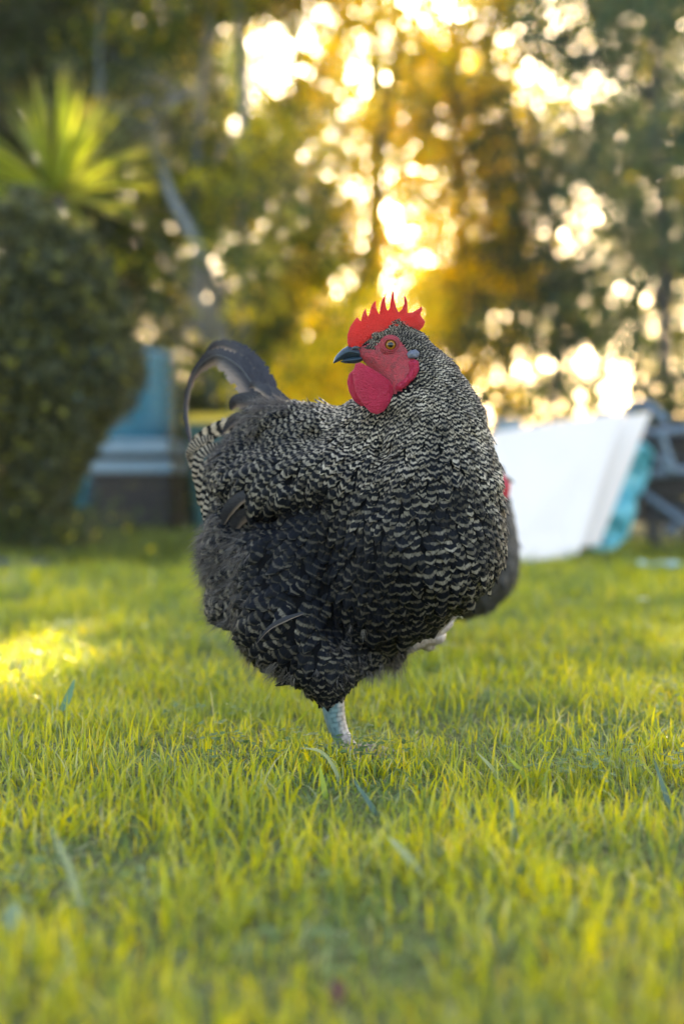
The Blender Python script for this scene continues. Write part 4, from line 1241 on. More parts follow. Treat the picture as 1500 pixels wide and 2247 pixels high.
tree(455, 11.0, 4, [(560, 0), (500, 1.35), (440, 2.1), (360, 2.75), (310, 3.1)], .075, [(330, 3.1, .5, .8, .5), (480, 1.6, .5, .8, .5)], m_leafD, m_barkG, 'leaning grey trunk slanting up to the left above the rooster tail', G1, 6, 16, 90)
tree(740, 12.2, 7, [(700, 0), (760, 1.5), (820, 2.6), (865, 4.0), (880, 6)], .085, [(860, 4.4, 1.0, 1.1, 1.4), (780, 2.3, .8, 1.1, 1.0), (880, 6.4, 1.4, 1.1, 1.1)], m_leafY, m_barkD, 'golden leaved tree leaning right behind the rooster comb', G1, 7, 190, 140)
tree(800, 10.2, 1.6, [(800, 0), (790, .8), (780, 1.3)], .05, [(720, .75, .55, .6, .62), (830, 1.15, .5, .6, .6), (640, .6, .4, .6, .5)], m_leafY, m_barkD, 'golden leaved bush right behind the rooster back and head', None, 8, 60, 120, .06, .22, cat='bush', name='bush')
tree(1000, 13.5, 8, [(985, 0), (1010, 3), (980, 6)], .06, [(1000, 4.2, 1.2, 1.1, 1.6), (960, 2.1, 1.0, 1.1, 1.2), (1040, 6.2, 1.3, 1.1, 1.2)], m_leafY, m_barkD, 'golden leaved tree to the right of the rooster comb', G1, 9, 230, 140)
tree(1190, 12.6, 8, [(1200, 0), (1215, 2.0), (1160, 4), (1190, 6)], .05, [(1180, 3.9, 1.2, 1.1, 1.3), (1150, 6.0, 1.3, 1.2, 1.3), (1190, 1.9, 1.2, 1.0, 1.3)], m_leafB, m_barkG, 'thin crowned tree with bright sky gaps above the white boards', G1, 10, 230, 130)
tree(1470, 10.5, 8, [(1485, 0), (1470, 1.6), (1440, 3), (1420, 5)], .06, [(1470, 3.2, .9, 1.0, 1.3), (1420, 5.2, 1.2, 1.1, 1.2), (1500, 1.9, .7, 1.0, .8)], m_leafB, m_barkD, 'blue green tree with a dark trunk at the right edge', G1, 11, 80, 110)
tree(1390, 14.5, 9, [(1380, 0), (1395, 3), (1340, 6)], .06, [(1350, 3.6, 1.2, 1.1, 1.9), (1300, 6.0, 1.4, 1.2, 1.4), (1420, 1.9, 1.4, 1., 1.5)], m_leafB, m_barkG, 'tall thin tree between the white boards and the right edge', G1, 12, 130, 110)
tree(1640, 7.6, 7, [(1660, 0), (1640, 2), (1600, 4)], .11, [(1560, 2.75, .65, .8, .75), (1420, 3.15, .75, .8, .45), (1600, 4.4, 1.2, 1.2, .9), (1250, 3.45, .6, .8, .28)], m_leafB, m_barkD, 'near blue green tree whose branches hang in at the top right', G1, 13, 60, 105, .06, .26)
tree(1720, 12.5, 8, [(1720, 0), (1730, 3), (1700, 6)], .12, [(1720, 4.0, 1.5, 1.3, 2.6), (1760, 1.8, 1.3, 1.2, 1.4)], m_leafM, m_barkD, 'tree standing just beyond the right edge', G1, 14, 90, 110)
tree(820, 17.5, 10, [(830, 0), (820, 4), (830, 8)], .16, [(780, 6.6, 2.0, 1.5, 2.2), (560, 6.4, 2.0, 1.5, 2.4), (620, 3.2, 1.8, 1.5, 2.0)], m_leafM, m_barkD, 'far tall tree closing the view between the trunks', G1, 15, 210, 120, .10, .45)
tree(100, 17.5, 10, [(110, 0), (120, 4), (100, 8)], .16, [(60, 6.6, 2.0, 1.5, 2.4), (300, 5.8, 2.0, 1.5, 2.4), (150, 2.8, 2.0, 1.5, 1.8)], m_leafD, m_barkD, 'far tall dark tree high above the clipped hedge', G1, 16, 180, 130, .10, .45)
tree(1120, 18.5, 10, [(1090, 0), (1130, 4), (1100, 8)], .08, [(1100, 8.2, 2.4, 1.5, 1.7), (1050, 4.8, 1.4, 1.5, 1.2), (1400, 7.4, 1.8, 1.5, 1.5)], m_leafM, m_barkD, 'far thin tree in front of the bright sky', G1, 17, 380, 125, .10, .45)

tree(1300, 19.5, 10, [(1290, 0), (1330, 4), (1310, 8)], .07, [(1280, 2.6, 1.9, 1.2, 1.7), (1500, 4.6, 1.7, 1.3, 2.2), (1050, 2.4, 1.4, 1.2, 1.5)], m_leafM, m_barkD, 'far tree with a low crown glimpsed over the white boards', G1, 18, 260, 120, .10, .42)

tree(2150, 12.0, 8, [(2160, 0), (2150, 3), (2140, 6)], .10, [(2150, 4.0, 1.6, 1.3, 2.4), (2120, 1.8, 1.5, 1.2, 1.5)], m_leafM, m_barkD, 'tree well outside the right edge of the view', G1, 19, 120, 110)
tree(-620, 12.0, 8, [(-620, 0), (-610, 3), (-630, 6)], .12, [(-620, 4.2, 1.7, 1.3, 2.6), (-600, 1.8, 1.5, 1.2, 1.5)], m_leafD, m_barkD, 'tree well outside the left edge of the view', G1, 20, 120, 120)
# low shrubs along the far fence line, left and centre
tree(330, 12.2, 1.6, [(330, 0), (335, .6), (330, 1.2)], .04, [(330, .8, .9, .5, .8), (200, .7, .8, .5, .7)], m_leafD, m_barkD, 'dark green bush behind the teal water tank', None, 31, 90, 140, .06, .25, cat='bush', name='bush')
tree(560, 12.0, 1.6, [(560, 0), (565, .6), (560, 1.2)], .04, [(560, .8, .9, .5, .85), (680, .6, .7, .5, .6)], m_leafD, m_barkD, 'dark green bush behind the bin with the yellow lid', None, 32, 90, 140, .06, .25, cat='bush', name='bush')
tree(420, 12.6, 1.6, [(420, 0), (425, .5), (420, 1.1)], .04, [(420, .55, .7, .4, .6), (520, .4, .6, .4, .45)], m_leafD, m_barkD, 'dark green bush in the gap between the tank stand and the bin', None, 35, 90, 150, .06, .22, cat='bush', name='bush')
tree(1050, 14.0, 1.2, [(1050, 0), (1050, .4), (1050, .8)], .04, [(1050, .45, .9, .5, .45), (1200, .35, .9, .5, .35)], m_leafM, m_barkD, 'low olive bush behind the white boards', None, 33, 60, 120, .06, .22, cat='bush', name='bush')
tree(1430, 9.6, 1.2, [(1430, 0), (1430, .4), (1430, .8)], .04, [(1430, .50, .5, .4, .42), (1560, .6, .6, .4, .5)], m_leafD, m_barkD, 'low dark bush behind the metal cart', None, 34, 60, 120, .05, .2, cat='bush', name='bush')

# clipped round hedge at the left
def make_hedge():
    rng = np.random.default_rng(77)
    Yh = 6.4
    c = P(45, 800, Yh)
    rx, ry, rz = (293 - 45) / FPX * Yh, .50, (1215 - 425) / 2 / FPX * Yh
    c[2] = rz + .02
    root = thing('clipped_hedge', (c[0], c[1], 0), 'rounded clipped dark green hedge at the left edge', 'hedge')
    n = 30000
    d = rng.normal(0, 1, (n, 3)); d /= np.linalg.norm(d, axis=1)[:, None]
    # squarish super-ellipsoid with lumps
    k = (np.abs(d) ** 2.25).sum(1) ** (-1 / 2.25)
    lump = 1 + .07 * np.sin(d[:, 0] * 7 + 1) * np.cos(d[:, 2] * 6) + .04 * np.sin(d[:, 1] * 11 + d[:, 2] * 9)
    taper = 1 - .06 * np.clip(d[:, 2], 0, 1)
    wx = 1 + .72 * np.minimum(k * d[:, 2] + .05, 0)
    r = 1 - np.abs(rng.normal(0, .07, n)) + (rng.uniform(0, 1, n) < .05) * .05
    p = c + d * (k * lump * taper * r)[:, None] * np.stack([rx * wx, ry * wx, np.full(n, rz)], 1)
    cid = vnoise(p[:, 0] * 1 + 9, p[:, 2] + p[:, 1], .12, 5)
    p = p[p[:, 2] > .03]; cid = cid[:len(p)]
    v, f, uv = leaves_mesh(p, .042, rng, .6, np.clip(cid, 0, 1), normal_bias=None)
    mk('foliage', v, f, mat_leaf('hedge_leaf', (.016, .024, .012), (.10, .105, .035), (.24, .22, .02), .26, .35, 1.5), root, {'rnd': uv}, smooth_sh=False)
    mb = MB()
    for i in range(7):
        a = rng.uniform(0, 6.28); q = c + np.array([math.cos(a) * rx * .5, math.sin(a) * ry * .5, rng.uniform(.0, .5) * rz])
        mb.tube(catmull([[c[0] + .05 * math.cos(a), c[1] + .05 * math.sin(a), -.02], (np.array([c[0], c[1], .3]) + q) / 2, q], 10), np.linspace(.022, .006, 10), 6)
    mb.build('stem', m_barkD, root)
    v, q = None, None
    S = SDF(20.0); S.cap(c + [0, 0, -.25 * rz], c + [0, 0, .25 * rz], min(rx, ry) * .40, min(rx, ry) * .70)
    v, q = S.mesh(.04)
    mk('inner_twigs', v, q, mat_plain('hedge_inner', (.010, .012, .008), (.025, .025, .015), 30.0, .95, .8, .02), root)
make_hedge()

# spiky cabbage tree behind the hedge
def make_spiky():
    rng = np.random.default_rng(78)
    Yp = 7.6
    c = P(125, 430, Yp)
    root = thing('cabbage_tree', (c[0], Yp, 0), 'spiky plant with long sword shaped leaves rising behind the clipped hedge', 'palm like plant')
    mb = MB(); mb.tube(catmull([[c[0] + .05, Yp, -.05], [c[0], Yp, c[2] * .5], c], 12), np.linspace(.07, .05, 12), 10)
    mb.build('trunk', m_barkD, root)
    t = NT('sword_leaf')
    s = t.n('ShaderNodeSeparateXYZ', {0: t.n('ShaderNodeUVMap', uv_map='UVMap').outputs[0]})
    cc = t.mix(s.outputs[0], (.08, .12, .02), (.42, .42, .015))
    cc = t.mix(t.n('ShaderNodeMapRange', {'Value': s.outputs[1], 1: .75, 2: 1.0}).outputs[0], cc, (.30, .19, .06))
    p = t.n('ShaderNodeBsdfPrincipled', {'Base Color': cc, 'Roughness': .35}).outputs[0]
    tr = t.n('ShaderNodeBsdfTranslucent', {'Color': t.n('ShaderNodeHueSaturation', {'Value': 1.6, 'Color': cc}).outputs[0]}).outputs[0]
    m = t.finish(t.n('ShaderNodeMixShader', {0: .5, 1: p, 2: tr}).outputs[0])
    n = 150; segs = 7
    for k in range(n):
        el = math.radians(rng.uniform(-10, 86)); az = rng.choice([0, math.pi]) + rng.normal(0, .75)
        L = rng.uniform(.55, .76)
        d = np.array([math.cos(el) * math.cos(az), math.cos(el) * math.sin(az), math.sin(el)])
        sd = np.array([-math.sin(az), math.cos(az), 0]); tw = rng.uniform(-.5, .5)
        sd = sd * math.cos(tw) + np.cross(d, sd) * math.sin(tw)
        tt = np.linspace(0, 1, segs + 1)
        pts = c + d * (tt * L)[:, None]; pts[:, 2] -= .10 * L * tt ** 2.5 * math.cos(el) * 2
        w = .0125 * np.minimum(1, .45 + tt * 3) * (1 - tt ** 3)
        up = np.cross(sd, d)
        V = np.stack([pts - sd * w[:, None] + up * (w * .35)[:, None], pts, pts + sd * w[:, None] + up * (w * .35)[:, None]], 1).reshape(-1, 3)
        i = np.arange(segs)[:, None] * 3
        f = np.concatenate([np.concatenate([i, i + 1, i + 4, i + 3], 1), np.concatenate([i + 1, i + 2, i + 5, i + 4], 1)])
        uv = np.stack([np.full(len(V), rng.uniform(0, 1)), np.repeat(tt, 3)], 1)
        mk('sword_leaf', V, f, m, root, {'UVMap': uv})
make_spiky()

# ------------------------------------------------------------------ teal tank, its stand, bin, trough
m_teal = mat_plain('teal_metal', (.003, .10, .16), (.007, .16, .24), 5.0, .12, .1, .002, coat=1.0)

m_paleblue = mat_plain('pale_blue_board', (.12, .20, .27), (.24, .31, .38), 7.0, .4, .1)
m_darkwood = mat_plain('dark_timber', (.008, .007, .008), (.022, .018, .019), 9.0, .75, .5, .01)

def make_tank():
    Yt = 9.0
    c = P(232, 1000, Yt)
    zb = P(0, 968, Yt)[2]; zt = P(0, 775, Yt)[2]
    R_ = (386 - 232) / FPX * Yt
    root = thing('water_tank', (c[0], Yt, zb), 'teal corrugated round water tank on the dark stand behind the hedge', 'water tank')
    H = zt - zb
    zz = np.linspace(0, H - .03, 150)
    prof = [(R_ - .012 + .034 * abs(math.sin(z / .072 * math.pi)), z + zb) for z in zz]
    mb = MB(); mb.lathe((c[0], Yt, 0), prof, 56); mb.build('shell', m_teal, root)
    mb = MB(); mb.lathe((c[0], Yt, 0), [(R_ + .012, zb + H - .035), (R_ + .014, zb + H - .012), (R_ - .01, zb + H), (R_ * .5, zb + H + .05), (.12, zb + H + .075), (.0005, zb + H + .078)], 56)
    mb.build('lid', m_teal, root)
    mb = MB(); mb.lathe((c[0], Yt, 0), [(.0005, zb + .003), (R_ - .01, zb + .003)], 56); mb.build('base', m_teal, root)
    st = thing('tank_stand', (c[0], Yt, 0), 'dark timber stand with two pale blue ledges under the teal tank', 'stand')
    W_ = R_ * 2 + .02
    z1, z2, z3 = P(0, 996, Yt - .5)[2], P(0, 1011, Yt - .5)[2], P(0, 1036, Yt - .5)[2]
    mb = MB(); mb.box((c[0] + .0, Yt, (zb + z1) / 2), (W_, W_, zb - z1)); bevel(mb.build('ledge', m_paleblue, st, False), .008)
    mb = MB(); mb.box((c[0] + .03, Yt, (z2 + z3) / 2), (W_ - .02, W_ - .04, z2 - z3)); bevel(mb.build('ledge', m_paleblue, st, False), .008)
    mb = MB(); mb.box((c[0] + .02, Yt, (z1 + z2) / 2), (W_ - .10, W_ - .10, z1 - z2 + .004)); mb.build('spacer', m_darkwood, st, False)
    for i in range(5):
        h = z3 / 5
        mb = MB(); mb.box((c[0] + .03 + (.006 if i % 2 else 0), Yt, h * (i + .5)), (W_ - .06, W_ - .08, h - .008)); bevel(mb.build('timber_course', m_darkwood, st, False), .006)
make_tank()

def make_bin():
    Yb = 8.6
    c = P(512, 1180, Yb); zt = P(0, 932, Yb)[2]
    w = (600 - 418) / FPX * Yb
    root = thing('wheelie_bin', (c[0], Yb, 0), 'dark green wheelie bin with a yellow lid behind the rooster tail', 'bin')
    mg = mat_plain('bin_green', (.008, .055, .055), (.014, .08, .078), 6.0, .45, .1)
    my = mat_plain('bin_yellow', (.62, .36, .015), (.72, .46, .02), 5.0, .4, .1)
    # tapered body
    v = []
    for z, s in ((.04, .80), (.10, .82), (zt - .05, .97), (zt - .045, 1.04), (zt, 1.04)):
        a = w / 2 * s; b = .27 * s
        ch = .04
        v += [[-a + ch, -b, z], [a - ch, -b, z], [a, -b + ch, z], [a, b - ch, z], [a - ch, b, z], [-a + ch, b, z], [-a, b - ch, z], [-a, -b + ch, z]]
    v = np.array(v) + [c[0], Yb, 0]
    f = [[i * 8 + j, i * 8 + (j + 1) % 8, (i + 1) * 8 + (j + 1) % 8, (i + 1) * 8 + j] for i in range(4) for j in range(8)]
    mk('body', v, [np.array(f), np.array([[7 - i for i in range(8)]])], mg, root, smooth_sh=False)
    v = []
    for z, s in ((zt + .002, 1.06), (zt + .035, 1.05), (zt + .055, .9), (zt + .062, .3)):
        a = w / 2 * s; b = .28 * s; ch = .04 * s
        v += [[-a + ch, -b, z], [a - ch, -b, z], [a, -b + ch, z], [a, b - ch, z], [a - ch, b, z], [-a + ch, b, z], [-a, b - ch, z], [-a, -b + ch, z]]
    v = np.array(v) + [c[0], Yb, 0]
    f = [[i * 8 + j, i * 8 + (j + 1) % 8, (i + 1) * 8 + (j + 1) % 8, (i + 1) * 8 + j] for i in range(3) for j in range(8)]
    mk('lid', v, [np.array(f), np.array([[24 + i for i in range(8)], [7 - i for i in range(8)]])], my, root, smooth_sh=False)
    mb = MB(); mb.tube([[c[0] - w * .35, Yb + .31, zt + .02], [c[0] + w * .35, Yb + .31, zt + .02]], .014, 8); mb.build('handle', mg, root)
    for s in (-1, 1):
        mb = MB(); mb.tube([[c[0] + s * w * .44, Yb + .26, .09], [c[0] + s * w * .54, Yb + .26, .09]], .09, 20); mb.build('wheel', m_darkwood, root)
make_bin()

def make_trough():
    Yq = 7.6
    a, b = P(82, 1112, Yq), P(200, 1112, Yq)
    cx = (a[0] + b[0]) / 2; w = b[0] - a[0]
    zt = P(0, 1058, Yq)[2]
    bs = thing('timber_block', (cx, Yq + .06, 0), 'low dark timber block under the teal tub beside the hedge', 'timber')
    mb = MB()
    for i in range(3): mb.box((cx - w * .36 + i * w * .36, Yq + .06, a[2] / 2), (w * .34, .36, a[2] - .002))
    bevel(mb.build('sleepers', m_darkwood, bs, False), .008)
    root = thing('tub', (cx, Yq, a[2]), 'small teal plastic tub on the dark timber block beside the hedge', 'tub')
    prof = lambda s, z: [[-w / 2 * s, -.13 * s, z], [w / 2 * s, -.13 * s, z], [w / 2 * s, .13 * s, z], [-w / 2 * s, .13 * s, z]]
    zb = a[2] + .002; v = []
    for s, z in ((.86, zb), (1.0, zt - .01), (1.06, zt - .01), (1.06, zt), (.96, zt), (.82, zb + .01)): v += prof(s, z)
    v = np.array(v) + [cx, Yq, 0]
    f = [[i * 4 + j, i * 4 + (j + 1) % 4, (i + 1) * 4 + (j + 1) % 4, (i + 1) * 4 + j] for i in range(5) for j in range(4)] + [[3, 2, 1, 0], [20, 21, 22, 23]]
    mk('tub_body', v, np.array(f), m_teal, root, smooth_sh=False)
    mb = MB(); mb.box((cx + w * .25, Yq - .02, zt + .06), (w * .42, .16, .13), .3); bevel(mb.build('lid', m_teal, root, False), .01)
make_trough()

# ------------------------------------------------------------------ white boards, tarpaulin, cart
def plate(name, quad, thick, mat, parent=None):
    q = np.array(quad, float)
    n = np.cross(q[1] - q[0], q[3] - q[0]); n /= np.linalg.norm(n)
    v = np.concatenate([q, q + n * thick])
    f = np.array([[0, 1, 2, 3], [7, 6, 5, 4], [0, 4, 5, 1], [1, 5, 6, 2], [2, 6, 7, 3], [3, 7, 4, 0]])
    loc = q.min(0)
    o = mk(name, v, f, mat, parent, smooth_sh=False, loc=loc)
    return bevel(o, .003)
m_white = mat_plain('white_painted_board', (.70, .57, .53), (.80, .67, .62), 2.5, .5, .06, .003)
o = plate('white_board', [P(1080, 1241, 5.88), P(1262, 1224, 6.02), P(1364, 905, 6.30), P(1075, 952, 6.16)], .018, m_white)
tag(o, 'larger white board leaning beside the rooster, front one of the two', 'board')
o = plate('white_board', [P(1190, 1212, 6.20), P(1311, 1196, 6.28), P(1424, 906, 6.50), P(1290, 925, 6.42)], .018, m_white)
tag(o, 'narrower white board leaning behind the larger one beside the blue tarpaulin', 'board')

def make_tarp():
    rng = np.random.default_rng(9)
    out = [(1215, 1236), (1240, 1150), (1270, 1060), (1320, 985), (1372, 958), (1412, 968), (1440, 1000), (1436, 1035), (1410, 1085), (1390, 1130), (1376, 1180), (1310, 1226)]
    pl = np.array([P(x, y, 6.55) for x, y in out])
    cur = lambda x, z: 6.55 + .10 * (vnoise(x + 5, z + 5, .10, 4) - .5) + .16 * (vnoise(x + 5 + z * .4, z * .35 + 5, .045, 6) - .5) + .25 * (z - .2)
    v, q = inflate(pl, 6.55, .022, .008, D=.05, curv=cur)
    v[:, 2] = np.maximum(v[:, 2], .004)
    t = NT('blue_tarpaulin')
    co = t.n('ShaderNodeTexCoord').outputs['Object']
    nz = t.noise(5.0, 4.0, co, .6, .6)
    cc = t.mix(nz, (.03, .38, .48), (.38, .78, .84))
    p = t.n('ShaderNodeBsdfPrincipled', {'Base Color': cc, 'Roughness': .22, 'Coat Weight': .4, 'Normal': t.bump(nz, .5, .03)}).outputs[0]
    tr = t.n('ShaderNodeBsdfTranslucent', {'Color': cc}).outputs[0]
    m = t.finish(t.n('ShaderNodeMixShader', {0: .35, 1: p, 2: tr}).outputs[0])
    o = mk('tarpaulin', relax(v, q, 2), q, m, None, loc=P(1310, 1226, 6.5) * [1, 1, 0])
    tag(o, 'crumpled bright turquoise tarpaulin behind the white boards', 'tarpaulin')
make_tarp()

m_steel = mat_plain('galvanised_steel', (.07, .10, .14), (.16, .20, .26), 20.0, .40, .1, .002, metal=.5)
def make_cart():
    Yc = 6.9
    root = thing('garden_cart', (P(1500, 1200, Yc)[0], Yc, 0), 'dark garden cart with a grey tubular steel frame at the right edge', 'cart')
    tb_ = lambda L, r, nm: (lambda mb: (mb.tube(catmull([P(x, y, Y) for x, y, Y in L], 16), r, 10), mb.build(nm, m_steel, root)))(MB())
    tb_([(1418, 952, 6.62), (1500, 944, 6.62), (1640, 938, 6.62)], .022, 'rail')
    tb_([(1428, 1040, 6.62), (1500, 1034, 6.62), (1640, 1030, 6.62)], .024, 'rail')
    tb_([(1446, 942, 6.60), (1458, 985, 6.60), (1478, 1040, 6.60)], .020, 'post')
    tb_([(1432, 1005, 6.60), (1455, 1015, 6.60), (1476, 1036, 6.60)], .020, 'brace')
    tb_([(1600, 940, 6.60), (1600, 990, 6.60), (1600, 1034, 6.60)], .020, 'post')
    tb_([(1400, 1075, 6.70), (1450, 1110, 6.66), (1510, 1152, 6.62), (1580, 1190, 6.6)], .016, 'drawbar')
    tb_([(1368, 905, 6.85), (1398, 886, 6.85), (1432, 898, 6.85), (1458, 930, 6.85), (1470, 960, 6.85)], .024, 'fender')
    x0, x1 = P(1405, 0, Yc)[0], P(1700, 0, Yc)[0]
    zt, zb = P(0, 925, Yc)[2], P(0, 1150, Yc)[2]
    for i in range(4):
        h = (zt - zb) / 4
        mb = MB(); mb.box(((x0 + x1) / 2 + .01 * (i % 2), Yc + .15, zb + h * (i + .5)), (x1 - x0, .5, h - .012)); bevel(mb.build('side_board', m_darkwood, root, False), .005)
    for px in (1460, 1640):
        x = P(px, 0, Yc)[0]; r = .115
        a = np.linspace(0, 2 * math.pi, 33)
        mb = MB(); mb.tube(np.stack([x + r * .80 * np.cos(a), np.full(33, Yc - .15), r + r * .80 * np.sin(a)], 1), .024, 10, cap=False)
        wh = mb.build('wheel', mat_plain('rubber', (.012, .012, .014), (.03, .03, .032), 30, .7), root)
        mb = MB(); mb.tube([[x, Yc - .19, r], [x, Yc - .11, r]], .030, 14)
        for k in range(6):
            b = k * math.pi / 3; mb.tube([[x, Yc - .15, r], [x + math.cos(b) * .08, Yc - .15, r + math.sin(b) * .08]], .006, 6)
        mb.build('rim', m_steel, wh)
make_cart()

def make_bucket():
    Yk = 8.2
    c = P(1118, 1150, Yk); zt = P(0, 922, Yk)[2]
    root = thing('garden_post', (c[0], Yk, 0), 'short grey post with a flat cap just left of the white boards', 'post')
    mb = MB(); mb.box((c[0] + .03, Yk, zt / 2), (.07, .07, zt)); bevel(mb.build('shaft', mat_plain('post_grey', (.10, .12, .15), (.2, .22, .26), 8.0, .7), root, False), .006)
    mb = MB(); mb.box((c[0] - .01, Yk, zt - .03), (.16, .10, .05)); bevel(mb.build('cap', m_paleblue, root, False), .006)
make_bucket()

# ------------------------------------------------------------------ bed edge, weeds, small things on the lawn
def make_bed():
    mb = MB(); rng = np.random.default_rng(14)
    n = 60
    xs = np.linspace(P(-300, 0, 6.3)[0], P(210, 0, 6.3)[0], n)
    f0 = 5.72 + .06 * np.sin(xs * 5); f1 = 6.25 + .1 * np.sin(xs * 3 + 1) + .5 * smooth(-1.1, -2.0, xs)
    v = []
    for x, a, b in zip(xs, f0, f1):
        v += [[x, a, .004], [x, a + .03, .030], [x, b, .034], [x, b + .03, .004]]
    f = [[i * 4 + j, (i + 1) * 4 + j, (i + 1) * 4 + j + 1, i * 4 + j + 1] for i in range(n - 1) for j in range(3)]
    o = mk('path', np.array(v), np.array(f), mat_plain('grey_gravel_path', (.05, .05, .055), (.11, .105, .11), 9.0, .9, .8, .02))
    tag(o, kind='structure')
make_bed()

m_weed = mat_leaf('weed_blade', (.05, .07, .016), (.15, .17, .018), (.20, .15, .04), .25, .4, 1.4)
def weeds(px0, px1, Y0, Y1, n, hgt, label, seed):
    rng = np.random.default_rng(seed)
    y = rng.uniform(Y0, Y1, n); x = (rng.uniform(px0, px1, n) - 750) / FPX * y
    h = hgt * rng.uniform(.5, 1.3, n) * (.5 + vnoise(x + 9, y, .3, seed))
    v, f, u = blades(x, y, h, np.full(n, .010) * rng.uniform(.6, 1.5, n), np.abs(rng.normal(.7, .4, n)), 3, rng)
    o = mk('weeds', v, f, m_weed, None, {'rnd': u})
    tag(o, label, 'weeds', kind='stuff')
weeds(-100, 470, 5.75, 8.4, 19000, .075, 'longer rough grass in front of the tank and hedge', 41)
weeds(1250, 1700, 5.9, 6.6, 5000, .05, 'rough grass at the foot of the boards and cart', 42)

def flower(px, py, size, col, label, cat='flower', name='daisy', seed=1):
    rng = np.random.default_rng(seed)
    Y = CAMZ * FPX / max(py - 1050, 30)
    c = P(px, py, Y); hgt = .035; c[2] = hgt
    root = thing(name, (c[0], c[1], 0), label, cat)
    mb = MB(); mb.tube(catmull([[c[0], c[1], -.002], [c[0] + .003, c[1], hgt * .5], c], 6), .0008, 5); mb.build('stem', m_grass, root)
    mb = MB()
    for k in range(12):
        a = k * math.pi / 6; d = np.array([math.cos(a), math.sin(a), .15]); s = np.array([-math.sin(a), math.cos(a), 0])
        w = size * .16
        V = np.array([c, c + d * size * .5 + s * w, c + d * size, c + d * size * .5 - s * w])
        mb.add(V, [[0, 1, 2, 3]])
    mb.build('petals', mat_plain(name + '_petal', col, tuple(x * .85 for x in col), 50, .6, trans=.3), root, False)
    mb = MB(); th = np.linspace(0, math.pi, 7); mb.lathe(c, np.stack([size * .26 * np.sin(th), size * .16 * np.cos(th)], 1), 10)
    mb.build('centre', mat_plain('daisy_centre', (.6, .42, .03), (.7, .5, .05), 90, .6), root)
flower(1410, 1345, .022, (.75, .78, .80), 'white daisy on the lawn right of the hen, below the white boards', seed=1)
flower(318, 1410, .010, (.75, .78, .80), 'tiny white daisy near the bright patch of sun at the left', seed=2)

def more_grass():
    rng = np.random.default_rng(91)
    f0 = P(762, 1640, 1.865)
    n = 900
    a = rng.uniform(0, 2 * math.pi, n); rr = .012 + .12 * np.sqrt(rng.uniform(0, 1, n))
    x = f0[0] + .02 + np.cos(a) * rr; y = 1.85 + np.sin(a) * rr * .9 - .02
    v, f, u = blades(x, y, rng.uniform(.018, .036, n), rng.uniform(.0016, .0028, n), np.abs(rng.normal(.4, .3, n)), 3, rng)
    # flat dead thatch in the sward
    n2 = 5000
    y2 = np.sqrt(rng.uniform(.8 ** 2, 4.0 ** 2, n2)); x2 = rng.uniform(-1, 1, n2) * (.27 * y2 + .2)
    v2, f2, u2 = blades(x2, y2, rng.uniform(.012, .024, n2), rng.uniform(.0015, .003, n2), rng.uniform(1.2, 2.6, n2), 3, rng)
    u2[:, 0] = .965 + .012 * u2[:, 0]
    o = mk('grass', np.concatenate([v, v2]), np.concatenate([f, f2 + len(v)]), m_grass, None, {'UVMap': np.concatenate([u, u2])})
    tag(o, 'taller grass round the rooster foot with dead straw through the lawn', 'grass', kind='stuff')
    # clover patches
    P_ = []
    for k in range(46):
        yc = math.sqrt(rng.uniform(.85 ** 2, 4.2 ** 2)); xc = rng.uniform(-1, 1) * (.25 * yc + .1); m = int(rng.integers(12, 60))
        P_.append(np.stack([xc + rng.normal(0, .035, m), yc + rng.normal(0, .045, m), rng.uniform(.014, .030, m)], 1))
    c = np.concatenate(P_); n = len(c)
    V = []
    for j in range(3):
        az = rng.uniform(0, 6.28, 1) + j * 2.094 + rng.normal(0, .15, n) + np.arange(n)
        d = np.stack([np.cos(az), np.sin(az), rng.uniform(-.1, .35, n)], 1); sd = np.stack([-np.sin(az), np.cos(az), rng.normal(0, .15, n)], 1)
        L = rng.uniform(.006, .010, n)[:, None]
        V += [c, c + d * L * .6 + sd * L * .42, c + d * L * 1.05 + sd * L * .18, c + d * L * 1.05 - sd * L * .18, c + d * L * .6 - sd * L * .42]
    V = np.stack(V, 1).reshape(-1, 3)
    b = (np.arange(n * 3) * 5)[:, None]
    F5 = b + np.arange(5)[None]
    mcl = mat_plain('clover_leaf', (.08, .15, .04), (.15, .22, .06), 40, .65, trans=.4)
    o = mk('clover', V, F5, mcl, None)
    tag(o, 'small patches of clover leaves among the grass', 'clover', kind='stuff')
more_grass()

def hedge_foot():
    rng = np.random.default_rng(55)
    n = 9000
    p = np.stack([P(-60, 0, 6.5)[0] + rng.normal(0, .26, n), 6.55 + rng.normal(0, .22, n), np.abs(rng.normal(0, .10, n)) + .01], 1)
    v, f, uv = leaves_mesh(p, .040, rng, .6)
    tag(mk('undergrowth', v, f, m_leafD, None, {'rnd': uv}, smooth_sh=False), 'dark leafy undergrowth round the foot of the clipped hedge', 'undergrowth', kind='stuff')
hedge_foot()

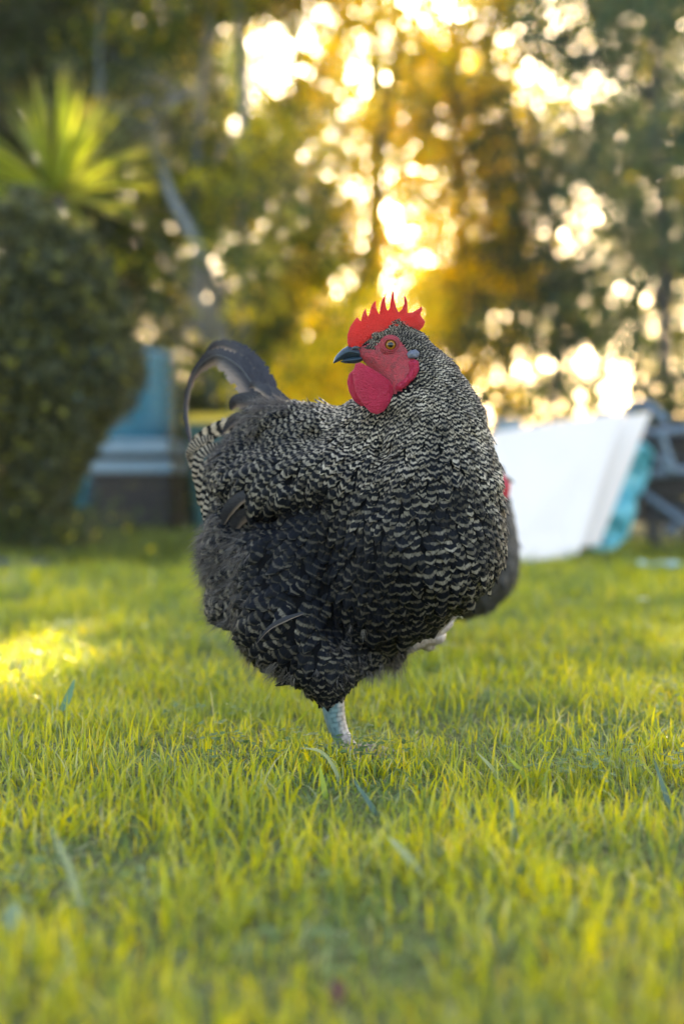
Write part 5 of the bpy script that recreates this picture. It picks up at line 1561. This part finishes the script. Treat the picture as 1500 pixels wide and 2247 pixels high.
def litter():
    rng = np.random.default_rng(3)
    c = P(1445, 1262, 5.3)
    x = np.linspace(-.075, .075, 20); y = np.linspace(-.05, .05, 14)
    X, Y = np.meshgrid(x, y, indexing='ij')
    Zz = .030 + .018 * vnoise(X * 1 + 3, Y + 3, .03, 8) + .01 * vnoise(X + 1, Y + 1, .012, 9)
    v = np.stack([X + c[0], Y + 5.3, Zz], -1).reshape(-1, 3)
    i, j = np.meshgrid(np.arange(19), np.arange(13), indexing='ij'); a = (i * 14 + j).ravel()
    f = np.stack([a, a + 14, a + 15, a + 1], 1)
    o = mk('plastic_scrap', v, f, mat_plain('pale_plastic', (.30, .46, .46), (.42, .58, .58), 20, .35, trans=.3), None, loc=np.array([c[0], 5.3, 0]))
    s = o.modifiers.new('s', 'SOLIDIFY'); s.thickness = .001
    tag(o, 'crumpled pale blue green plastic scrap on the grass before the cart', 'litter')
litter()

def long_blade(pts, w, mat, label, cat='grass blade', name='grass_blade', fold=.3):
    C_ = catmull(pts, 24)
    T = np.gradient(C_, axis=0); T /= np.linalg.norm(T, axis=1)[:, None]
    view = C_ - np.array([0, 0, CAMZ]); view /= np.linalg.norm(view, axis=1)[:, None]
    S_ = np.cross(T, view); S_ /= np.linalg.norm(S_, axis=1)[:, None]
    N_ = np.cross(S_, T)
    t = np.linspace(0, 1, 24); ww = w * np.minimum(1, .5 + 2 * t) * (1 - t ** 4) / 2
    V = np.stack([C_ - S_ * ww[:, None], C_ + N_ * (ww * fold)[:, None], C_ + S_ * ww[:, None]], 1).reshape(-1, 3)
    i = np.arange(23)[:, None] * 3
    f = np.concatenate([np.concatenate([i, i + 1, i + 4, i + 3], 1), np.concatenate([i + 1, i + 2, i + 5, i + 4], 1)])
    o = mk(name, V, f, mat, None, {'UVMap': np.stack([np.full(len(V), .5), np.repeat(t, 3)], 1)}, loc=C_[0])
    return tag(o, label, cat)
m_straw = mat_plain('straw_blade', (.22, .24, .10), (.36, .36, .18), 60, .45, trans=.35)
m_dkblade = mat_plain('dark_stalk', (.05, .09, .06), (.10, .15, .10), 60, .5, trans=.2)
m_brblade = mat_plain('bright_blade', (.22, .30, .02), (.34, .38, .03), 60, .4, trans=.5)
m_blue = mat_plain('bluish_blade', (.08, .17, .10), (.14, .24, .16), 60, .35, trans=.4)
GB = lambda L: [P(*q) for q in L]
long_blade(GB([(748, 1735, 1.68), (735, 1690, 1.68), (705, 1650, 1.68), (655, 1640, 1.68)]), .0045, m_straw, 'pale straw grass blade arching over in front of the rooster foot')
long_blade(GB([(845, 1835, 1.52), (815, 1770, 1.53), (770, 1705, 1.55)]), .0060, m_dkblade, 'thick dark green stalk slanting left below the rooster foot')
long_blade(GB([(1475, 1790, 1.55), (1458, 1740, 1.56), (1432, 1660, 1.57)]), .0060, m_dkblade, 'thick dark green stalk standing at the right edge')
long_blade(GB([(1092, 1712, 1.70), (1078, 1685, 1.70), (1045, 1650, 1.71)]), .0050, m_straw, 'pale curved grass blade right of the rooster foot')
long_blade(GB([(135, 1560, 2.05), (150, 1530, 2.05), (165, 1488, 2.05)]), .011, m_blue, 'broad blue green blade by the bright sun patch at the left')
long_blade(GB([(715, 1790, 1.60), (712, 1740, 1.60), (700, 1675, 1.61)]), .0075, m_brblade, 'broad bright yellow green blade just below the straw arch')
long_blade(GB([(1190, 1745, 1.66), (1150, 1700, 1.67), (1110, 1655, 1.68)]), .0060, m_brblade, 'bright yellow green blade slanting left at the right of the foot')
long_blade(GB([(180, 1995, 1.14), (150, 1900, 1.16), (110, 1810, 1.20)]), .0055, m_straw, 'pale blurred blade slanting left in the lower left foreground')
long_blade(GB([(930, 1925, 1.25), (885, 1870, 1.27), (850, 1835, 1.3)]), .0070, m_straw, 'pale blurred blade slanting left below the dark stalk')
long_blade(GB([(1130, 1850, 1.42), (1125, 1800, 1.43), (1120, 1745, 1.45)]), .0050, m_blue, 'upright blue green blade right of the dark stalk')

def fallen_leaf(px, py, Y, L, label, seed, col=(.10, .035, .03)):
    rng = np.random.default_rng(seed)
    c = P(px, py, Y)
    u = np.linspace(0, 1, 9); V = []
    for t in u:
        w = L * .28 * math.sin(math.pi * t) ** .8 + .0004
        for s in (-1, -.5, 0, .5, 1):
            V.append([c[0] + s * w, c[1] + (t - .5) * L * .4, c[2] + (t - .5) * L + .25 * abs(s) * w + .05 * L * math.sin(t * 5)])
    i, j = np.meshgrid(np.arange(8), np.arange(4), indexing='ij'); a = (i * 5 + j).ravel()
    o = mk('fallen_leaf', np.array(V), np.stack([a, a + 5, a + 6, a + 1], 1), mat_plain('dead_leaf', col, tuple(x * 1.6 for x in col), 90, .6, trans=.3), None, loc=c)
    tag(o, label, 'leaf')
fallen_leaf(742, 2180, .985, .020, 'small reddish brown fallen leaf at the bottom centre foreground', 1)
fallen_leaf(30, 2020, 1.10, .028, 'pale dry leaf lying in the grass at the lower left edge', 2, (.16, .20, .12))

# ------------------------------------------------------------------ added air volume imitating the glow of lens flare
def make_flare_haze():
    mb = MB(); mb.box((0, 14, 5.5), (60, 44, 16))
    t = NT('flare_haze')
    v = t.n('ShaderNodeVolumePrincipled', {'Color': (1.0, .96, .88), 'Density': FLARE_HAZE_DENSITY, 'Anisotropy': .72})
    t.t.links.new(v.outputs[0], t.out.inputs['Volume'])
    o = mb.build('flare_haze', t.m, None, False)
    tag(o, 'thin added volume imitating lens flare glow', 'flare_haze', kind='stuff')
FLARE_HAZE_DENSITY = .0010
make_flare_haze()
